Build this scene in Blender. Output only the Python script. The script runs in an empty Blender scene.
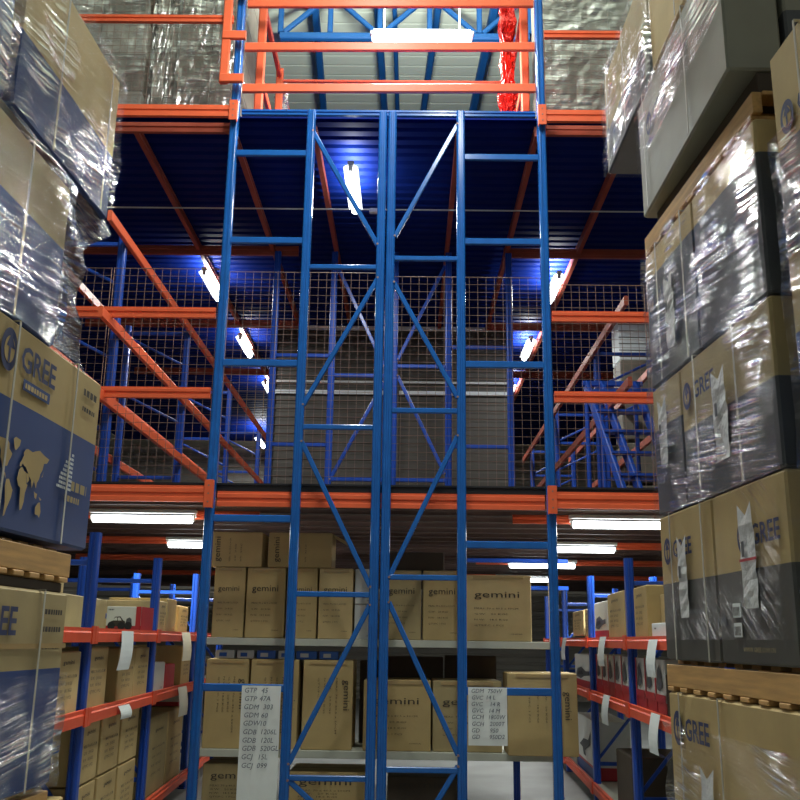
import bpy, math, random
from mathutils import Matrix, Vector
random.seed(7)
S = bpy.context.scene
COL = S.collection
EYE = 1.68

# ------------------------------------------------------------------ materials
def srgb(h):
    h = h.lstrip('#'); v = [int(h[i:i+2], 16)/255 for i in (0, 2, 4)]
    return tuple((c/12.92 if c <= .04045 else ((c+.055)/1.055)**2.4) for c in v) + (1,)
MATS = {}
def mat(name, col, rough=.5, metal=0, noise=0, nscale=8, bump=0, bscale=40, stretch=(1, 1, 1), spec=.5, coat=0):
    if name in MATS: return MATS[name]
    m = bpy.data.materials.new(name); m.use_nodes = True
    n = m.node_tree.nodes; L = m.node_tree.links; b = n['Principled BSDF']
    b.inputs['Roughness'].default_value = rough; b.inputs['Metallic'].default_value = metal
    b.inputs['Specular IOR Level'].default_value = spec
    b.inputs['Coat Weight'].default_value = coat
    c = srgb(col)
    tc = n.new('ShaderNodeTexCoord'); mp = n.new('ShaderNodeMapping'); mp.inputs['Scale'].default_value = stretch
    L.new(tc.outputs['Object'], mp.inputs['Vector'])
    if noise:
        t = n.new('ShaderNodeTexNoise'); t.inputs['Scale'].default_value = nscale; t.inputs['Detail'].default_value = 5
        L.new(mp.outputs[0], t.inputs['Vector'])
        r = n.new('ShaderNodeValToRGB')
        r.color_ramp.elements[0].position = .3; r.color_ramp.elements[1].position = .7
        r.color_ramp.elements[0].color = tuple(x*(1-noise) for x in c[:3])+(1,)
        r.color_ramp.elements[1].color = tuple(min(1, x*(1+noise*.6)) for x in c[:3])+(1,)
        L.new(t.outputs['Fac'], r.inputs['Fac']); L.new(r.outputs['Color'], b.inputs['Base Color'])
    else:
        b.inputs['Base Color'].default_value = c
    if bump:
        t2 = n.new('ShaderNodeTexNoise'); t2.inputs['Scale'].default_value = bscale; t2.inputs['Detail'].default_value = 3
        L.new(mp.outputs[0], t2.inputs['Vector'])
        bp = n.new('ShaderNodeBump'); bp.inputs['Strength'].default_value = bump; bp.inputs['Distance'].default_value = .01
        L.new(t2.outputs['Fac'], bp.inputs['Height']); L.new(bp.outputs['Normal'], b.inputs['Normal'])
    MATS[name] = m; return m
def emit(name, col, s):
    m = bpy.data.materials.new(name); m.use_nodes = True
    n = m.node_tree.nodes; n.remove(n['Principled BSDF']); e = n.new('ShaderNodeEmission')
    e.inputs[0].default_value = srgb(col); e.inputs[1].default_value = s
    m.node_tree.links.new(e.outputs[0], n['Material Output'].inputs[0])
    m.cycles.emission_sampling = 'NONE'
    MATS[name] = m; return m
def wrap_mat(name, rot=.5, base=.10, gain=.55, tint='#cfd2d6', scale=(3, 3, 40), bump=.6, rough=.16, dif=.05, patch=2.6):
    """clear stretch film: mostly transparent, glossy along its stretched creases"""
    m = bpy.data.materials.new(name); m.use_nodes = True
    n = m.node_tree.nodes; L = m.node_tree.links; n.remove(n['Principled BSDF'])
    tc = n.new('ShaderNodeTexCoord'); mp = n.new('ShaderNodeMapping'); mp2 = n.new('ShaderNodeMapping')
    mp.inputs['Rotation'].default_value = (0, rot, 0)
    mp2.inputs['Scale'].default_value = scale
    L.new(tc.outputs['Object'], mp.inputs[0]); L.new(mp.outputs[0], mp2.inputs[0])
    t = n.new('ShaderNodeTexNoise'); t.inputs['Scale'].default_value = 1; t.inputs['Detail'].default_value = 4; t.inputs['Distortion'].default_value = .6
    L.new(mp2.outputs[0], t.inputs['Vector'])
    t3 = n.new('ShaderNodeTexNoise'); t3.inputs['Scale'].default_value = patch; t3.inputs['Detail'].default_value = 2
    L.new(tc.outputs['Object'], t3.inputs['Vector'])
    mul = n.new('ShaderNodeMath'); mul.operation = 'MULTIPLY'
    r = n.new('ShaderNodeMapRange'); r.inputs[1].default_value = .46; r.inputs[2].default_value = .62; r.inputs[3].default_value = .15; r.inputs[4].default_value = 1
    r2 = n.new('ShaderNodeMapRange'); r2.inputs[1].default_value = .47; r2.inputs[2].default_value = .62; r2.inputs[3].default_value = .05; r2.inputs[4].default_value = 1
    L.new(t.outputs['Fac'], r.inputs[0]); L.new(t3.outputs['Fac'], r2.inputs[0])
    L.new(r.outputs[0], mul.inputs[0]); L.new(r2.outputs[0], mul.inputs[1])
    ma = n.new('ShaderNodeMath'); ma.operation = 'MULTIPLY_ADD'; ma.inputs[1].default_value = gain; ma.inputs[2].default_value = base
    L.new(mul.outputs[0], ma.inputs[0])
    bp = n.new('ShaderNodeBump'); bp.inputs['Strength'].default_value = bump; bp.inputs['Distance'].default_value = .02
    L.new(t.outputs['Fac'], bp.inputs['Height'])
    g = n.new('ShaderNodeBsdfGlossy'); g.inputs['Roughness'].default_value = rough; g.inputs['Color'].default_value = srgb('#ffffff')
    L.new(bp.outputs[0], g.inputs['Normal'])
    d = n.new('ShaderNodeBsdfDiffuse'); d.inputs['Color'].default_value = srgb(tint)
    mg = n.new('ShaderNodeMixShader'); mg.inputs[0].default_value = dif
    L.new(g.outputs[0], mg.inputs[1]); L.new(d.outputs[0], mg.inputs[2])
    tr = n.new('ShaderNodeBsdfTransparent')
    mx = n.new('ShaderNodeMixShader')
    L.new(ma.outputs[0], mx.inputs[0]); L.new(tr.outputs[0], mx.inputs[1]); L.new(mg.outputs[0], mx.inputs[2])
    L.new(mx.outputs[0], n['Material Output'].inputs[0])
    MATS[name] = m; return m

BLUE = mat('blue_paint', '#1a5fae', .2, noise=.12, nscale=5, spec=.5)
DBLUE = mat('deep_blue_paint', '#1b48a8', .32, noise=.12, nscale=5, spec=.45)
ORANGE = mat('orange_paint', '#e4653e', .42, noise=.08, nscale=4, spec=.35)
JOIST = mat('shade_dimmed_orange_paint', '#9c4c3a', .5, noise=.12, nscale=4, spec=.3)  # orange paint with the dimness of unlit beams put into its colour
RED = mat('red_orange_paint', '#e0593a', .45, noise=.08, nscale=4, spec=.35)
NAVY = mat('navy_deck', '#06206c', .6, noise=.1, nscale=3, spec=.08)
BROWNDECK = mat('brown_deck', '#4a3731', .5, noise=.25, nscale=4)
CARD = mat('cardboard', '#b8a06c', .75, noise=.10, nscale=4, bump=.08, bscale=30)
CARD2 = mat('cardboard_pale', '#c8b07c', .75, noise=.10, nscale=4, bump=.08, bscale=30)
CARD3 = mat('cardboard_dull', '#a8966a', .75, noise=.12, nscale=4, bump=.08, bscale=30)
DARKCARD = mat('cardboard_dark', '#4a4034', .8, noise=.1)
INK = mat('black_ink', '#3f382f', .7)
BLUEINK = mat('blue_print', '#1c3f7c', .5, noise=.08, nscale=6)
NAVYINK = mat('navy_lettering', '#25325e', .6)
NOTEINK = mat('pen_ink', '#4a5566', .7)
GREYINK = mat('grey_print', '#4e5155', .5, noise=.08, nscale=6)
GREYINK2 = mat('grey_print_plain', '#46463f', .55, noise=.08, nscale=6)
TAPE = mat('clear_brown_tape', '#b59a68', .18, spec=.7)
WHITE = mat('white_steel', '#c9ccc8', .4, noise=.04)
SHELF = mat('shelf_cream', '#b9bcae', .45, noise=.05)
PAPER = mat('paper_white', '#dfe6e6', .7, noise=.02)
STRAP = mat('strap_white', '#b9b7a8', .35)
WOOD = mat('pallet_wood', '#cc9f60', .65, noise=.25, nscale=3, stretch=(1, 12, 12), bump=.1)
CONC = mat('concrete', '#8b8e8c', .55, noise=.15, nscale=2)
WALLM = mat('wall_grey', '#8f8b80', .6, noise=.1, nscale=1)
GREYSLAT = mat('slat_grey', '#47433b', .5, noise=.12, nscale=2)
ROOFM = mat('roof_sheet', '#d3deca', .6, noise=.03, nscale=1)
OLIVE = mat('olive_grey_print', '#8b8b7d', .5, noise=.06, nscale=6)
ROOFBLUE = mat('roof_blue', '#1a548f', .5, spec=.3)
WIRE = mat('wire_steel', '#8c7268', .5, metal=.2)
BLACK = mat('black_edge', '#15161c', .5)
REDBOX = mat('red_print', '#b02630', .45, noise=.05)
WHITEBOX = mat('white_carton', '#cfd1cb', .55, noise=.04)
REDFOIL = mat('red_foil', '#d02a22', .18, metal=.5, bump=1, bscale=40)
FOILPALE = mat('grey_goods', '#a8a498', .6, noise=.3, nscale=3)
DARKGOODS = mat('dark_goods', '#6b655a', .6, noise=.3, nscale=4)
BLUEBOX = mat('blue_packet', '#2b62b8', .35)
POUCH = mat('document_pouch', '#d4d6d6', .3, noise=.15, nscale=14, bump=.5, bscale=40)
TUBE = emit('tube_glow', '#f4fbff', 9)
HOUSING = mat('lamp_housing', '#d6d8d4', .4)
WRAP_L = wrap_mat('stretch_film_left', rot=.12, base=.03, gain=1.2, bump=1, scale=(1.5, 1.5, 52), rough=.07)
WRAP_R = wrap_mat('stretch_film_right', rot=-.12, base=.05, gain=1.15, bump=1, scale=(1.8, 1.8, 46), rough=.07)
WRAP_H = wrap_mat('stretch_film_level', rot=.0, base=.2, gain=.9, scale=(2, 2, 14), bump=1, rough=.2, dif=.25)

# ------------------------------------------------------------------ mesh builder
class MB:
    def __init__(s): s.v = []; s.f = []; s.m = []; s.mats = []; s.sm = []
    def mi(s, m):
        if m not in s.mats: s.mats.append(m)
        return s.mats.index(m)
    def add(s, vs, fs, m, smooth=False, M=None):
        o = len(s.v); k = s.mi(m)
        for v in vs: s.v.append(tuple(M @ Vector(v)) if M is not None else tuple(v))
        for f in fs: s.f.append([o+i for i in f]); s.m.append(k); s.sm.append(smooth)
    def box(s, x0, x1, y0, y1, z0, z1, m, M=None, c=0):
        if c:   # chamfered box: 3 rings of 8
            rings = []
            for z, i in ((z0, c), (z0+c, 0), (z1-c, 0), (z1, c)):
                a0, a1, b0, b1 = x0+i, x1-i, y0+i, y1-i
                rings.append([(a0+c, b0, z), (a1-c, b0, z), (a1, b0+c, z), (a1, b1-c, z), (a1-c, b1, z), (a0+c, b1, z), (a0, b1-c, z), (a0, b0+c, z)])
            vs = [p for r in rings for p in r]
            fs = [[r*8+i, r*8+(i+1) % 8, r*8+8+(i+1) % 8, r*8+8+i] for r in range(3) for i in range(8)]
            fs += [list(range(7, -1, -1)), list(range(24, 32))]
            s.add(vs, fs, m, M=M); return
        vs = [(x0, y0, z0), (x1, y0, z0), (x1, y1, z0), (x0, y1, z0), (x0, y0, z1), (x1, y0, z1), (x1, y1, z1), (x0, y1, z1)]
        s.add(vs, [[3, 2, 1, 0], [4, 5, 6, 7], [0, 1, 5, 4], [1, 2, 6, 5], [2, 3, 7, 6], [3, 0, 4, 7]], m, M=M)
    def prism(s, prof, p, q, m, up=(0, 0, 1)):
        """extrude a closed 2-D profile [(side, up)...] from p to q"""
        p = Vector(p); q = Vector(q); d = (q-p).normalized(); u = Vector(up)
        if abs(d.dot(u)) > .98: u = Vector((0, 1, 0))
        r = d.cross(u).normalized(); u = r.cross(d).normalized(); n = len(prof)
        vs = [p+r*a+u*b for a, b in prof]+[q+r*a+u*b for a, b in prof]
        fs = [[i, (i+1) % n, n+(i+1) % n, n+i] for i in range(n)]+[list(range(n-1, -1, -1)), list(range(n, 2*n))]
        s.add([tuple(v) for v in vs], fs, m)
    def bar(s, p, q, w, h, m):
        c = min(w, h)*.18; a, b = w/2, h/2
        s.prism([(-a+c, -b), (a-c, -b), (a, -b+c), (a, b-c), (a-c, b), (-a+c, b), (-a, b-c), (-a, -b+c)], p, q, m)
    def tube(s, p, q, r, m, n=10, smooth=True):
        p = Vector(p); q = Vector(q); d = (q-p).normalized(); u = Vector((0, 0, 1))
        if abs(d.z) > .9: u = Vector((1, 0, 0))
        a = d.cross(u).normalized(); b = a.cross(d)
        vs = [tuple(c+a*math.cos(t*2*math.pi/n)*r+b*math.sin(t*2*math.pi/n)*r) for c in (p, q) for t in range(n)]
        s.add(vs, [[i, (i+1) % n, n+(i+1) % n, n+i] for i in range(n)], m, smooth)
        s.add(vs, [list(range(n-1, -1, -1)), list(range(n, 2*n))], m)
    def poly(s, pts, m, M=None): s.add(pts, [list(range(len(pts)))], m, M=M)
    def build(s, name, parent=None, origin=(0, 0, 0), rz=0, local=False):
        me = bpy.data.meshes.new(name)
        o0 = Vector((0, 0, 0)) if local else Vector(origin)
        me.from_pydata([tuple(Vector(v)-o0) for v in s.v], [], s.f)
        for m in s.mats: me.materials.append(m)
        me.polygons.foreach_set('material_index', s.m); me.polygons.foreach_set('use_smooth', s.sm)
        me.update()
        o = bpy.data.objects.new(name, me); COL.objects.link(o)
        if parent: o.parent = parent
        else: o.location = origin; o.rotation_euler.z = rz
        return o
def tag(o, label, cat, group=None, kind=None):
    o['label'] = label; o['category'] = cat
    if group: o['group'] = group
    if kind: o['kind'] = kind
    return o
def empty(name, loc, label, cat, group=None, rz=0):
    o = bpy.data.objects.new(name, None); COL.objects.link(o); o.location = loc; o.rotation_euler.z = rz
    o.empty_display_size = .1
    return tag(o, label, cat, group)
def struct(name, mb):
    o = mb.build(name); o['kind'] = 'structure'; return o

TXT = {}
def text_geo(st, bold=0.0, shear=0.0, res=2):
    k = (st, bold, shear, res)
    if k in TXT: return TXT[k]
    cu = bpy.data.curves.new('t', 'FONT'); cu.body = st; cu.resolution_u = res; cu.offset = bold; cu.shear = shear
    cu.fill_mode = 'FRONT' if hasattr(cu, 'fill_mode') else cu.fill_mode
    ob = bpy.data.objects.new('t', cu); COL.objects.link(ob)
    bpy.context.view_layer.update()
    me = ob.to_mesh(); vs = [(v.co.x, v.co.y) for v in me.vertices]; fs = [list(p.vertices) for p in me.polygons]
    ob.to_mesh_clear(); bpy.data.objects.remove(ob); bpy.data.curves.remove(cu)
    x0 = min(v[0] for v in vs); x1 = max(v[0] for v in vs)
    TXT[k] = ([(v[0]-x0, v[1]) for v in vs], fs, x1-x0); return TXT[k]
def marks(mb, x, z, w, h, m, y=-.003, seed=1):
    """a row of illegible print"""
    rnd = random.Random(seed); u = 0
    while u < w:
        k = rnd.uniform(.5, 1.3)*h; k = min(k, w-u)
        mb.poly([(x+u, y, z), (x+u+k, y, z), (x+u+k, y, z+h), (x+u, y, z+h)], m); u += k+h*.35
def put_text(mb, st, x, z, h, m, y=-.003, width=None, rot=0, bold=0.0, shear=0, M=None, res=2):
    """writing on the local y = const face; h is the capital height; rot in degrees"""
    vs, fs, w = text_geo(st, bold, shear, res)
    k = h/.7; kx = k if width is None else width/w
    c, s_ = math.cos(math.radians(rot)), math.sin(math.radians(rot))
    mb.add([(x+a*kx*c-b*k*s_, y, z+a*kx*s_+b*k*c) for a, b in vs], fs, m, M=M)

# ------------------------------------------------------------------ camera
f = 940.0; p_ = math.atan(240/940.0); r_ = math.radians(.81); yaw = math.radians(.68)
R0 = Vector((math.cos(yaw), math.sin(yaw), 0)); Hh = Vector((-math.sin(yaw), math.cos(yaw), 0))
F = Hh*math.cos(p_)+Vector((0, 0, math.sin(p_))); U0 = -Hh*math.sin(p_)+Vector((0, 0, math.cos(p_)))
R = R0*math.cos(r_)+U0*math.sin(r_); U = U0*math.cos(r_)-R0*math.sin(r_)
cam = bpy.data.cameras.new('camera'); co = bpy.data.objects.new('camera', cam); COL.objects.link(co)
cam.sensor_fit = 'HORIZONTAL'; cam.sensor_width = 36; cam.lens = 36*f/800; cam.clip_end = 200
Mx = Matrix((( R.x, U.x, -F.x, 0), (R.y, U.y, -F.y, 0), (R.z, U.z, -F.z, EYE), (0, 0, 0, 1)))
co.matrix_world = Mx; S.camera = co

# ------------------------------------------------------------------ the setting
mb = MB(); mb.box(-14, 14, -4, 32, -.1, 0, CONC); struct('floor', mb)
def ribbed(x0, x1, z0, z1, y, m, pitch=.25, dep=.04):
    b = MB(); n = int((z1-z0)/pitch)
    for i in range(n):
        z = z0+i*pitch
        b.add([(x0, y, z), (x1, y, z), (x1, y, z+pitch*.55), (x0, y, z+pitch*.55), (x0, y+dep, z+pitch*.7), (x1, y+dep, z+pitch*.7), (x1, y+dep, z+pitch*.9), (x0, y+dep, z+pitch*.9), (x0, y, z+pitch), (x1, y, z+pitch)],
              [[0, 1, 2, 3], [3, 2, 5, 4], [4, 5, 6, 7], [7, 6, 9, 8]], m)
    b.box(x0, x1, y+dep+.01, y+dep+.1, z0, z1, m)
    return b
struct('wall_back', ribbed(-14, 14, 0, 13.2, 28.8, WALLM, .22, .03))
for i, (z, xa, xb) in enumerate(((4.3, -9, -2.5), (5.2, -9, -2.5), (6.2, -9, -2.5), (4.3, 2, 9), (5.2, 2, 9), (6.2, 2, 9))):
    mb = MB(); mb.box(xa, xb, 28.7, 28.78, z, z+.09, WHITE); struct('trim_%d' % (i+1), mb)
for sx, nm in ((-14.1, 'wall_left'), (14, 'wall_right')):
    mb = MB(); mb.box(sx, sx+.1, -4, 31, 0, 13.2, WALLM)
    for i in range(12): mb.box(sx-.03, sx+.13, -3+i*3, -2.85+i*3, 0, 13.2, WALLM)
    struct(nm, mb)
# roof: shallow corrugated sheeting
mb = MB(); N = 110
for i in range(N):
    y0 = -4+i*36/N; d = 36/N
    mb.add([(-14, y0, 12.6), (-14, y0+d*.8, 12.6), (-14, y0+d*.9, 12.608), (-14, y0+d, 12.6), (14, y0, 12.6), (14, y0+d*.8, 12.6), (14, y0+d*.9, 12.608), (14, y0+d, 12.6)],
           [[0, 1, 5, 4], [1, 2, 6, 5], [2, 3, 7, 6]], ROOFM)
mb.box(-14, 14, -4, 32, 12.64, 12.7, ROOFM)
struct('ceiling', mb)

# roof steel ---------------------------------------------------------
def truss(y, x0, x1, zb, zt, label):
    e = empty('roof_truss', ((x0+x1)/2, y, zb), label, 'roof truss', 'blue roof trusses')
    o = e.location
    for nm, a, b in (('bottom_chord', (x0, y, zb), (x1, y, zb)), ('top_chord', (x0, y, zt), (x1, y, zt))):
        m_ = MB(); m_.bar(a, b, .12, .12, ROOFBLUE); m_.build(nm, e, o)
    n = max(2, round((x1-x0)/.9)); d = (x1-x0)/n
    for i in range(n+1):
        m_ = MB(); m_.bar((x0+i*d, y, zb+.07), (x0+i*d, y, zt-.07), .09, .09, ROOFBLUE); m_.build('upright_web', e, o)
        if i < n:
            m_ = MB(); a, b = (zb+.08, zt-.08) if i % 2 == 0 else (zt-.08, zb+.08)
            m_.bar((x0+i*d+.06, y, a), (x0+(i+1)*d-.06, y, b), .08, .08, ROOFBLUE); m_.build('diagonal_web', e, o)
truss(14, -2.3, 1.95, 11.64, 12.5, 'blue lattice truss with zigzag webs under the pale roof')
for (xa, xb, w, how) in ((-1.72, -1.95, .13, 'left of the rest, ahead of the left blue post'), (-.66, -.6, .13, 'behind the left end of the bright lamp'), (-.36, -.34, .08, 'slender, behind the left half of the bright lamp'),
                      (.44, .1, .12, 'behind the right half of the bright lamp'), (1.42, 1.15, .15, 'nearest the red foil bundle')):
    m_ = MB(); m_.bar((xa, 13.5, 12.38), (xb, 19, 12.38), w, .16, ROOFBLUE); m_.box(xa-.08, xa+.08, 13.46, 13.54, 12.3, 12.46, ROOFBLUE)
    tag(m_.build('roof_beam', None, (xa, 13.5, 12.38)), 'blue roof beam running away under the pale roof, ' + how, 'roof beam', 'long blue roof beams')

# lights ---------------------------------------------------------------
def area(parent, sx, sy, energy, rot=(0, 0, 0), loc=(0, 0, 0), col=(.98, 1, .95)):
    l = bpy.data.lights.new('tube_light', 'AREA'); l.shape = 'RECTANGLE'; l.size = sx; l.size_y = sy; l.energy = energy; l.color = col
    o = bpy.data.objects.new('tube_light', l); COL.objects.link(o); o.parent = parent; o.location = loc; o.rotation_euler = rot
    return o
def batten(x, y, z, axis, label, energy, length=1.2, up=0, group='fluorescent tube lights', fat=.035, hang=0, down=1):
    """fluorescent batten; housing above, tube below"""
    e = empty('fluorescent_light', (x, y, z), label, 'light fitting', group, 0 if axis == 'x' else math.pi/2)
    h = length/2
    m_ = MB(); m_.box(-h-.02, h+.02, -.04, .04, .05, .10, HOUSING, c=.008)
    m_.add([(-h, -.04, .05), (h, -.04, .05), (h, -.09, .02), (-h, -.09, .02)], [[0, 1, 2, 3]], HOUSING)
    m_.add([(-h, .04, .05), (h, .04, .05), (h, .09, .02), (-h, .09, .02)], [[3, 2, 1, 0]], HOUSING); m_.build('housing', e, local=True)
    m_ = MB(); m_.tube((-h+.03, 0, 0), (h-.03, 0, 0), fat, TUBE, 14); m_.build('tube', e, local=True)
    for s_ in (-1, 1):
        m_ = MB(); m_.box(s_*(h-.015)-.015, s_*(h-.015)+.015, -.03, .03, -.03, .05, HOUSING, c=.005); m_.build('end_cap', e, local=True)
    if hang:
        for s_ in (-.75, .75):
            m_ = MB(); m_.tube((s_*h, 0, .1), (s_*h, 0, .1+hang), .008, HOUSING, 6); m_.build('hanger', e, local=True)
    if energy: area(e, length*.95, .12, energy*down, (0, 0, 0), (0, 0, -fat-.015))
    if up: area(e, length*.95, .12, up, (math.pi, 0, 0), (0, 0, .13))
    return e
EL = 60
# under the upper deck (each runs away from the camera)
batten(-.77, 11.05, 7.27, 'y', 'large lit tube light under the blue deck, nearest and left of the central posts', 70, up=22, fat=.055)
batten(-3.3, 14.5, 7.27, 'y', 'lit tube light beside the left outer blue post, nearer of the left pair', EL, up=40, fat=.05)
batten(-3.3, 17.8, 7.27, 'y', 'lit tube light low between left outer and second blue post, second in the left row', EL, up=40, fat=.05)
batten(-4.3, 26.4, 7.1, 'y', 'small faint tube light farthest back in the left row', EL, up=40, fat=.05)
batten(2.32, 14.5, 7.27, 'y', 'lit tube light just right of the right outer blue post', EL, up=40, fat=.05)
batten(2.3, 17.8, 7.27, 'y', 'lit tube light just left of the right outer blue post', EL, up=40, fat=.05)
batten(2.3, 21.1, 7.27, 'y', 'small tube light farthest back in the right row', EL, up=40, fat=.05)
batten(-3.3, 21.1, 7.27, 'y', 'small tube light behind the second blue post, third in the left row', EL, up=40, fat=.05)
# under the lower deck (each runs across)
batten(-3.07, 10.8, 3.0, 'x', 'wide lit tube light under the left end of the lower deck beside the map box', 60, fat=.055)
batten(-2.95, 13.85, 3.0, 'x', 'shorter looking lit tube light behind the wide left one, partly behind the blue post', 45, fat=.055)
for i, (x, y, t) in enumerate(((2.45, 10.8, 'wide lit tube light touching the wrapped stack, nearest on the lower right'), (2.53, 13.8, 'second lit tube light on the lower right, crossing the right outer post'),
                (2.36, 16.9, 'third lit tube light on the lower right, above the last carton of the top shelf'), (2.52, 20.9, 'lowest and farthest lit tube light on the lower right'))):
    batten(x, y, 3.0, 'x', t, 60 if i < 2 else 45, fat=.055, length=.95 if i == 1 else 1.2)
# the high roof tube, seen over the guard rails
batten(.09, 10.6, 9.2, 'x', 'very bright wide tube light hanging below the roof above the orange rails', 230, up=540, length=1.3, fat=.115, hang=3.2)
# roof tubes out of view, added to light the stacks in the camera's own aisle
for (x, y) in ((-.5, 7.4), (.5, 4.9)):
    batten(x, y, 10.2, 'y', 'added unseen roof tube light over the aisle of wrapped stacks, ' + ('farther one' if y > 6 else 'nearer one'), 170, up=60, length=1.5, fat=.05, hang=2.3, group='added roof lights over the aisle')

# ------------------------------------------------------------------ rack posts, frames, beams
def post_profile(w=.095, d=.08):
    a, b = w/2, d
    # open channel: rounded shiny front corners, shallow groove down the face (first coord = side, second = back)
    c = .022; arc = [(c*(1-math.cos(t)), c*(1-math.sin(t))) for t in (0, .4, .8, 1.2, math.pi/2)]
    return [(-a+u, v) for u, v in arc]+[(-a*.3, 0), (-a*.2, .01), (a*.2, .01), (a*.3, 0)]+[(a-u, v) for u, v in reversed(arc)]+[(a, b), (a*.7, b), (a*.7, .022), (-a*.7, .022), (-a*.7, b), (-a, b)]
def add_post(mb, x, y, z0, z1, m, w=.095, d=.08, foot=True, flip=False):
    pr = post_profile(w, d); n = len(pr); s_ = -1 if flip else 1
    vs = [(x+a, y+s_*b, z) for z in (z0, z1) for a, b in pr]
    sm = {0, 1, 2, 3, 9, 10, 11, 12}
    mb.add(vs, [[i, (i+1) % n, n+(i+1) % n, n+i] for i in range(n) if i in sm], m, True)
    mb.add(vs, [[i, (i+1) % n, n+(i+1) % n, n+i] for i in range(n) if i not in sm]+[list(range(n)), list(range(n, 2*n))], m)
    if foot: mb.box(x-w*.53, x+w*.53, y-.03, y+d+.03, z0, z0+.012, m)
ZL, ZR = [7.07, 5.99, 4.56, 2.88, 1.2], [7.04, 6.0, 4.57, 2.64, 1.2]
def make_frame(e, posts, y, z0, z1s, ties, diags, m=BLUE, foot=True, w=.095):
    """posts: x list; ties: (i,j,z); diags: (x0,z0,x1,z1)"""
    o = e.location
    for x, z1 in zip(posts, z1s):
        b = MB(); add_post(b, x, y, z0, z1, m, foot=foot, w=w); b.build('post', e, o)
    for i, j, z in ties:
        b = MB(); b.bar((posts[i]+w/2, y+.04, z), (posts[j]-w/2, y+.04, z), .045, (.075 if m is BLUE and z in ZL+ZR else .055), m); b.build('tie_bar', e, o)
    for xa, za, xb, zb in diags:
        b = MB(); b.bar((xa, y+.045, za), (xb, y+.045, zb), .04, .052, m)
        for (xx, zz) in ((xa, za), (xb, zb)): b.tube((xx, y-.002, zz), (xx, y+.03, zz), .012, WIRE, 8)
        b.build('diagonal_brace', e, o)
from_px = {}
e = empty('rack_frame', (-1.2, 9.7, 0), 'tall blue steel frame of three posts with ladder rungs, left half of the central pair', 'rack frame', 'front central frames')
make_frame(e, [-2.08, -1.185, -.355], 9.7, 0, [10.6, 7.62, 7.60],
           [(0, 1, z) for z in ZL]+[(1, 2, 5.68), (1, 2, 3.86), (1, 2, 2.12), (1, 2, .37)],
           [(-1.16, 7.35, -.39, 5.95), (-.38, 5.55, -1.15, 4.1), (-1.15, 3.7, -.39, 2.2), (-.39, 2.02, -1.15, .5), (-1.15, .35, -.75, .02)])
e = empty('rack_frame', (.6, 9.7, 0), 'tall blue steel frame of three posts with ladder rungs, right half of the central pair', 'rack frame', 'front central frames')
make_frame(e, [-.245, .54, 1.47], 9.7, 0, [7.60, 7.62, 10.6],
           [(1, 2, z) for z in ZR]+[(0, 1, 5.79), (0, 1, 4.05), (0, 1, 2.3), (0, 1, .46)],
           [(.5, 7.45, -.2, 6.05), (-.2, 5.5, .5, 4.2), (.5, 3.78, -.2, 2.3), (-.2, 2.05, .5, .6), (.5, .5, .2, .02)])
# second and third lines of frames standing on the lower deck
for (y, nm, mm) in ((13.3, 'blue cross-braced frame on the lower deck directly behind the mesh fence', DBLUE),):
    e = empty('rack_frame', (-1.0, y, 3.2), nm + ', left of centre', 'rack frame', 'frames on the lower deck')
    make_frame(e, [-2.05, -1.18, -.36], y, 3.2, [7.4]*3, [(0, 1, 5.75), (0, 1, 4.4), (1, 2, 5.45), (1, 2, 3.9)],
               [(-1.15, 7.2, -.4, 5.6), (-.4, 5.35, -1.15, 3.9)], mm, False)
    e = empty('rack_frame', (.6, y, 3.2), nm + ', right of centre', 'rack frame', 'frames on the lower deck')
    make_frame(e, [-.25, .55, 1.46], y, 3.2, [7.4]*3, [(1, 2, 5.9), (1, 2, 4.4), (0, 1, 5.6), (0, 1, 3.9)],
               [(.5, 7.2, -.2, 5.7), (-.2, 5.45, .5, 4.0)], mm, False)

def beam(name, p, q, m, label, h=.12, w=.05, conn=(), cat='beam', group=None):
    """stepped box beam; conn = list of (x,y,z) connector plates"""
    e = empty(name, p, label, cat, group)
    b = MB(); a = w/2; H = h/2
    b.prism([(a, -H), (a, -H*.45), (a*.45, -H*.35), (a*.45, H*.05), (a, H*.15), (a, H*.62), (a*.45, H*.72), (a*.45, H), (-a, H), (-a, -H)], p, q, m); b.build('beam_section', e, p)
    for (x, y, z, side) in conn:
        b = MB(); b.box(x-.045, x+.045, y-.012, y-.002, z-h*.85, z+h*.85, m, c=.002)
        b.box(x-.045 if side < 0 else x+.035, x-.035 if side < 0 else x+.045, y-.002, y+.05, z-h*.85, z+h*.85, m)
        for k in (-.5, 0, .5): b.tube((x, y-.016, z+k*h), (x, y-.01, z+k*h), .009, WIRE, 8)
        b.build('end_connector', e, p)
    return e
yb = 9.66
def fb(x0, x1, z, label, h=.12, m=ORANGE):
    inner = x1 if x1 < 0 else x0
    beam('rack_beam', (x0, yb, z), (x1, yb, z), m, label, h=h, conn=[(inner, yb-.028, z, 1 if x1 < 0 else -1)] if h > .14 else [], group='orange front beams')
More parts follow.
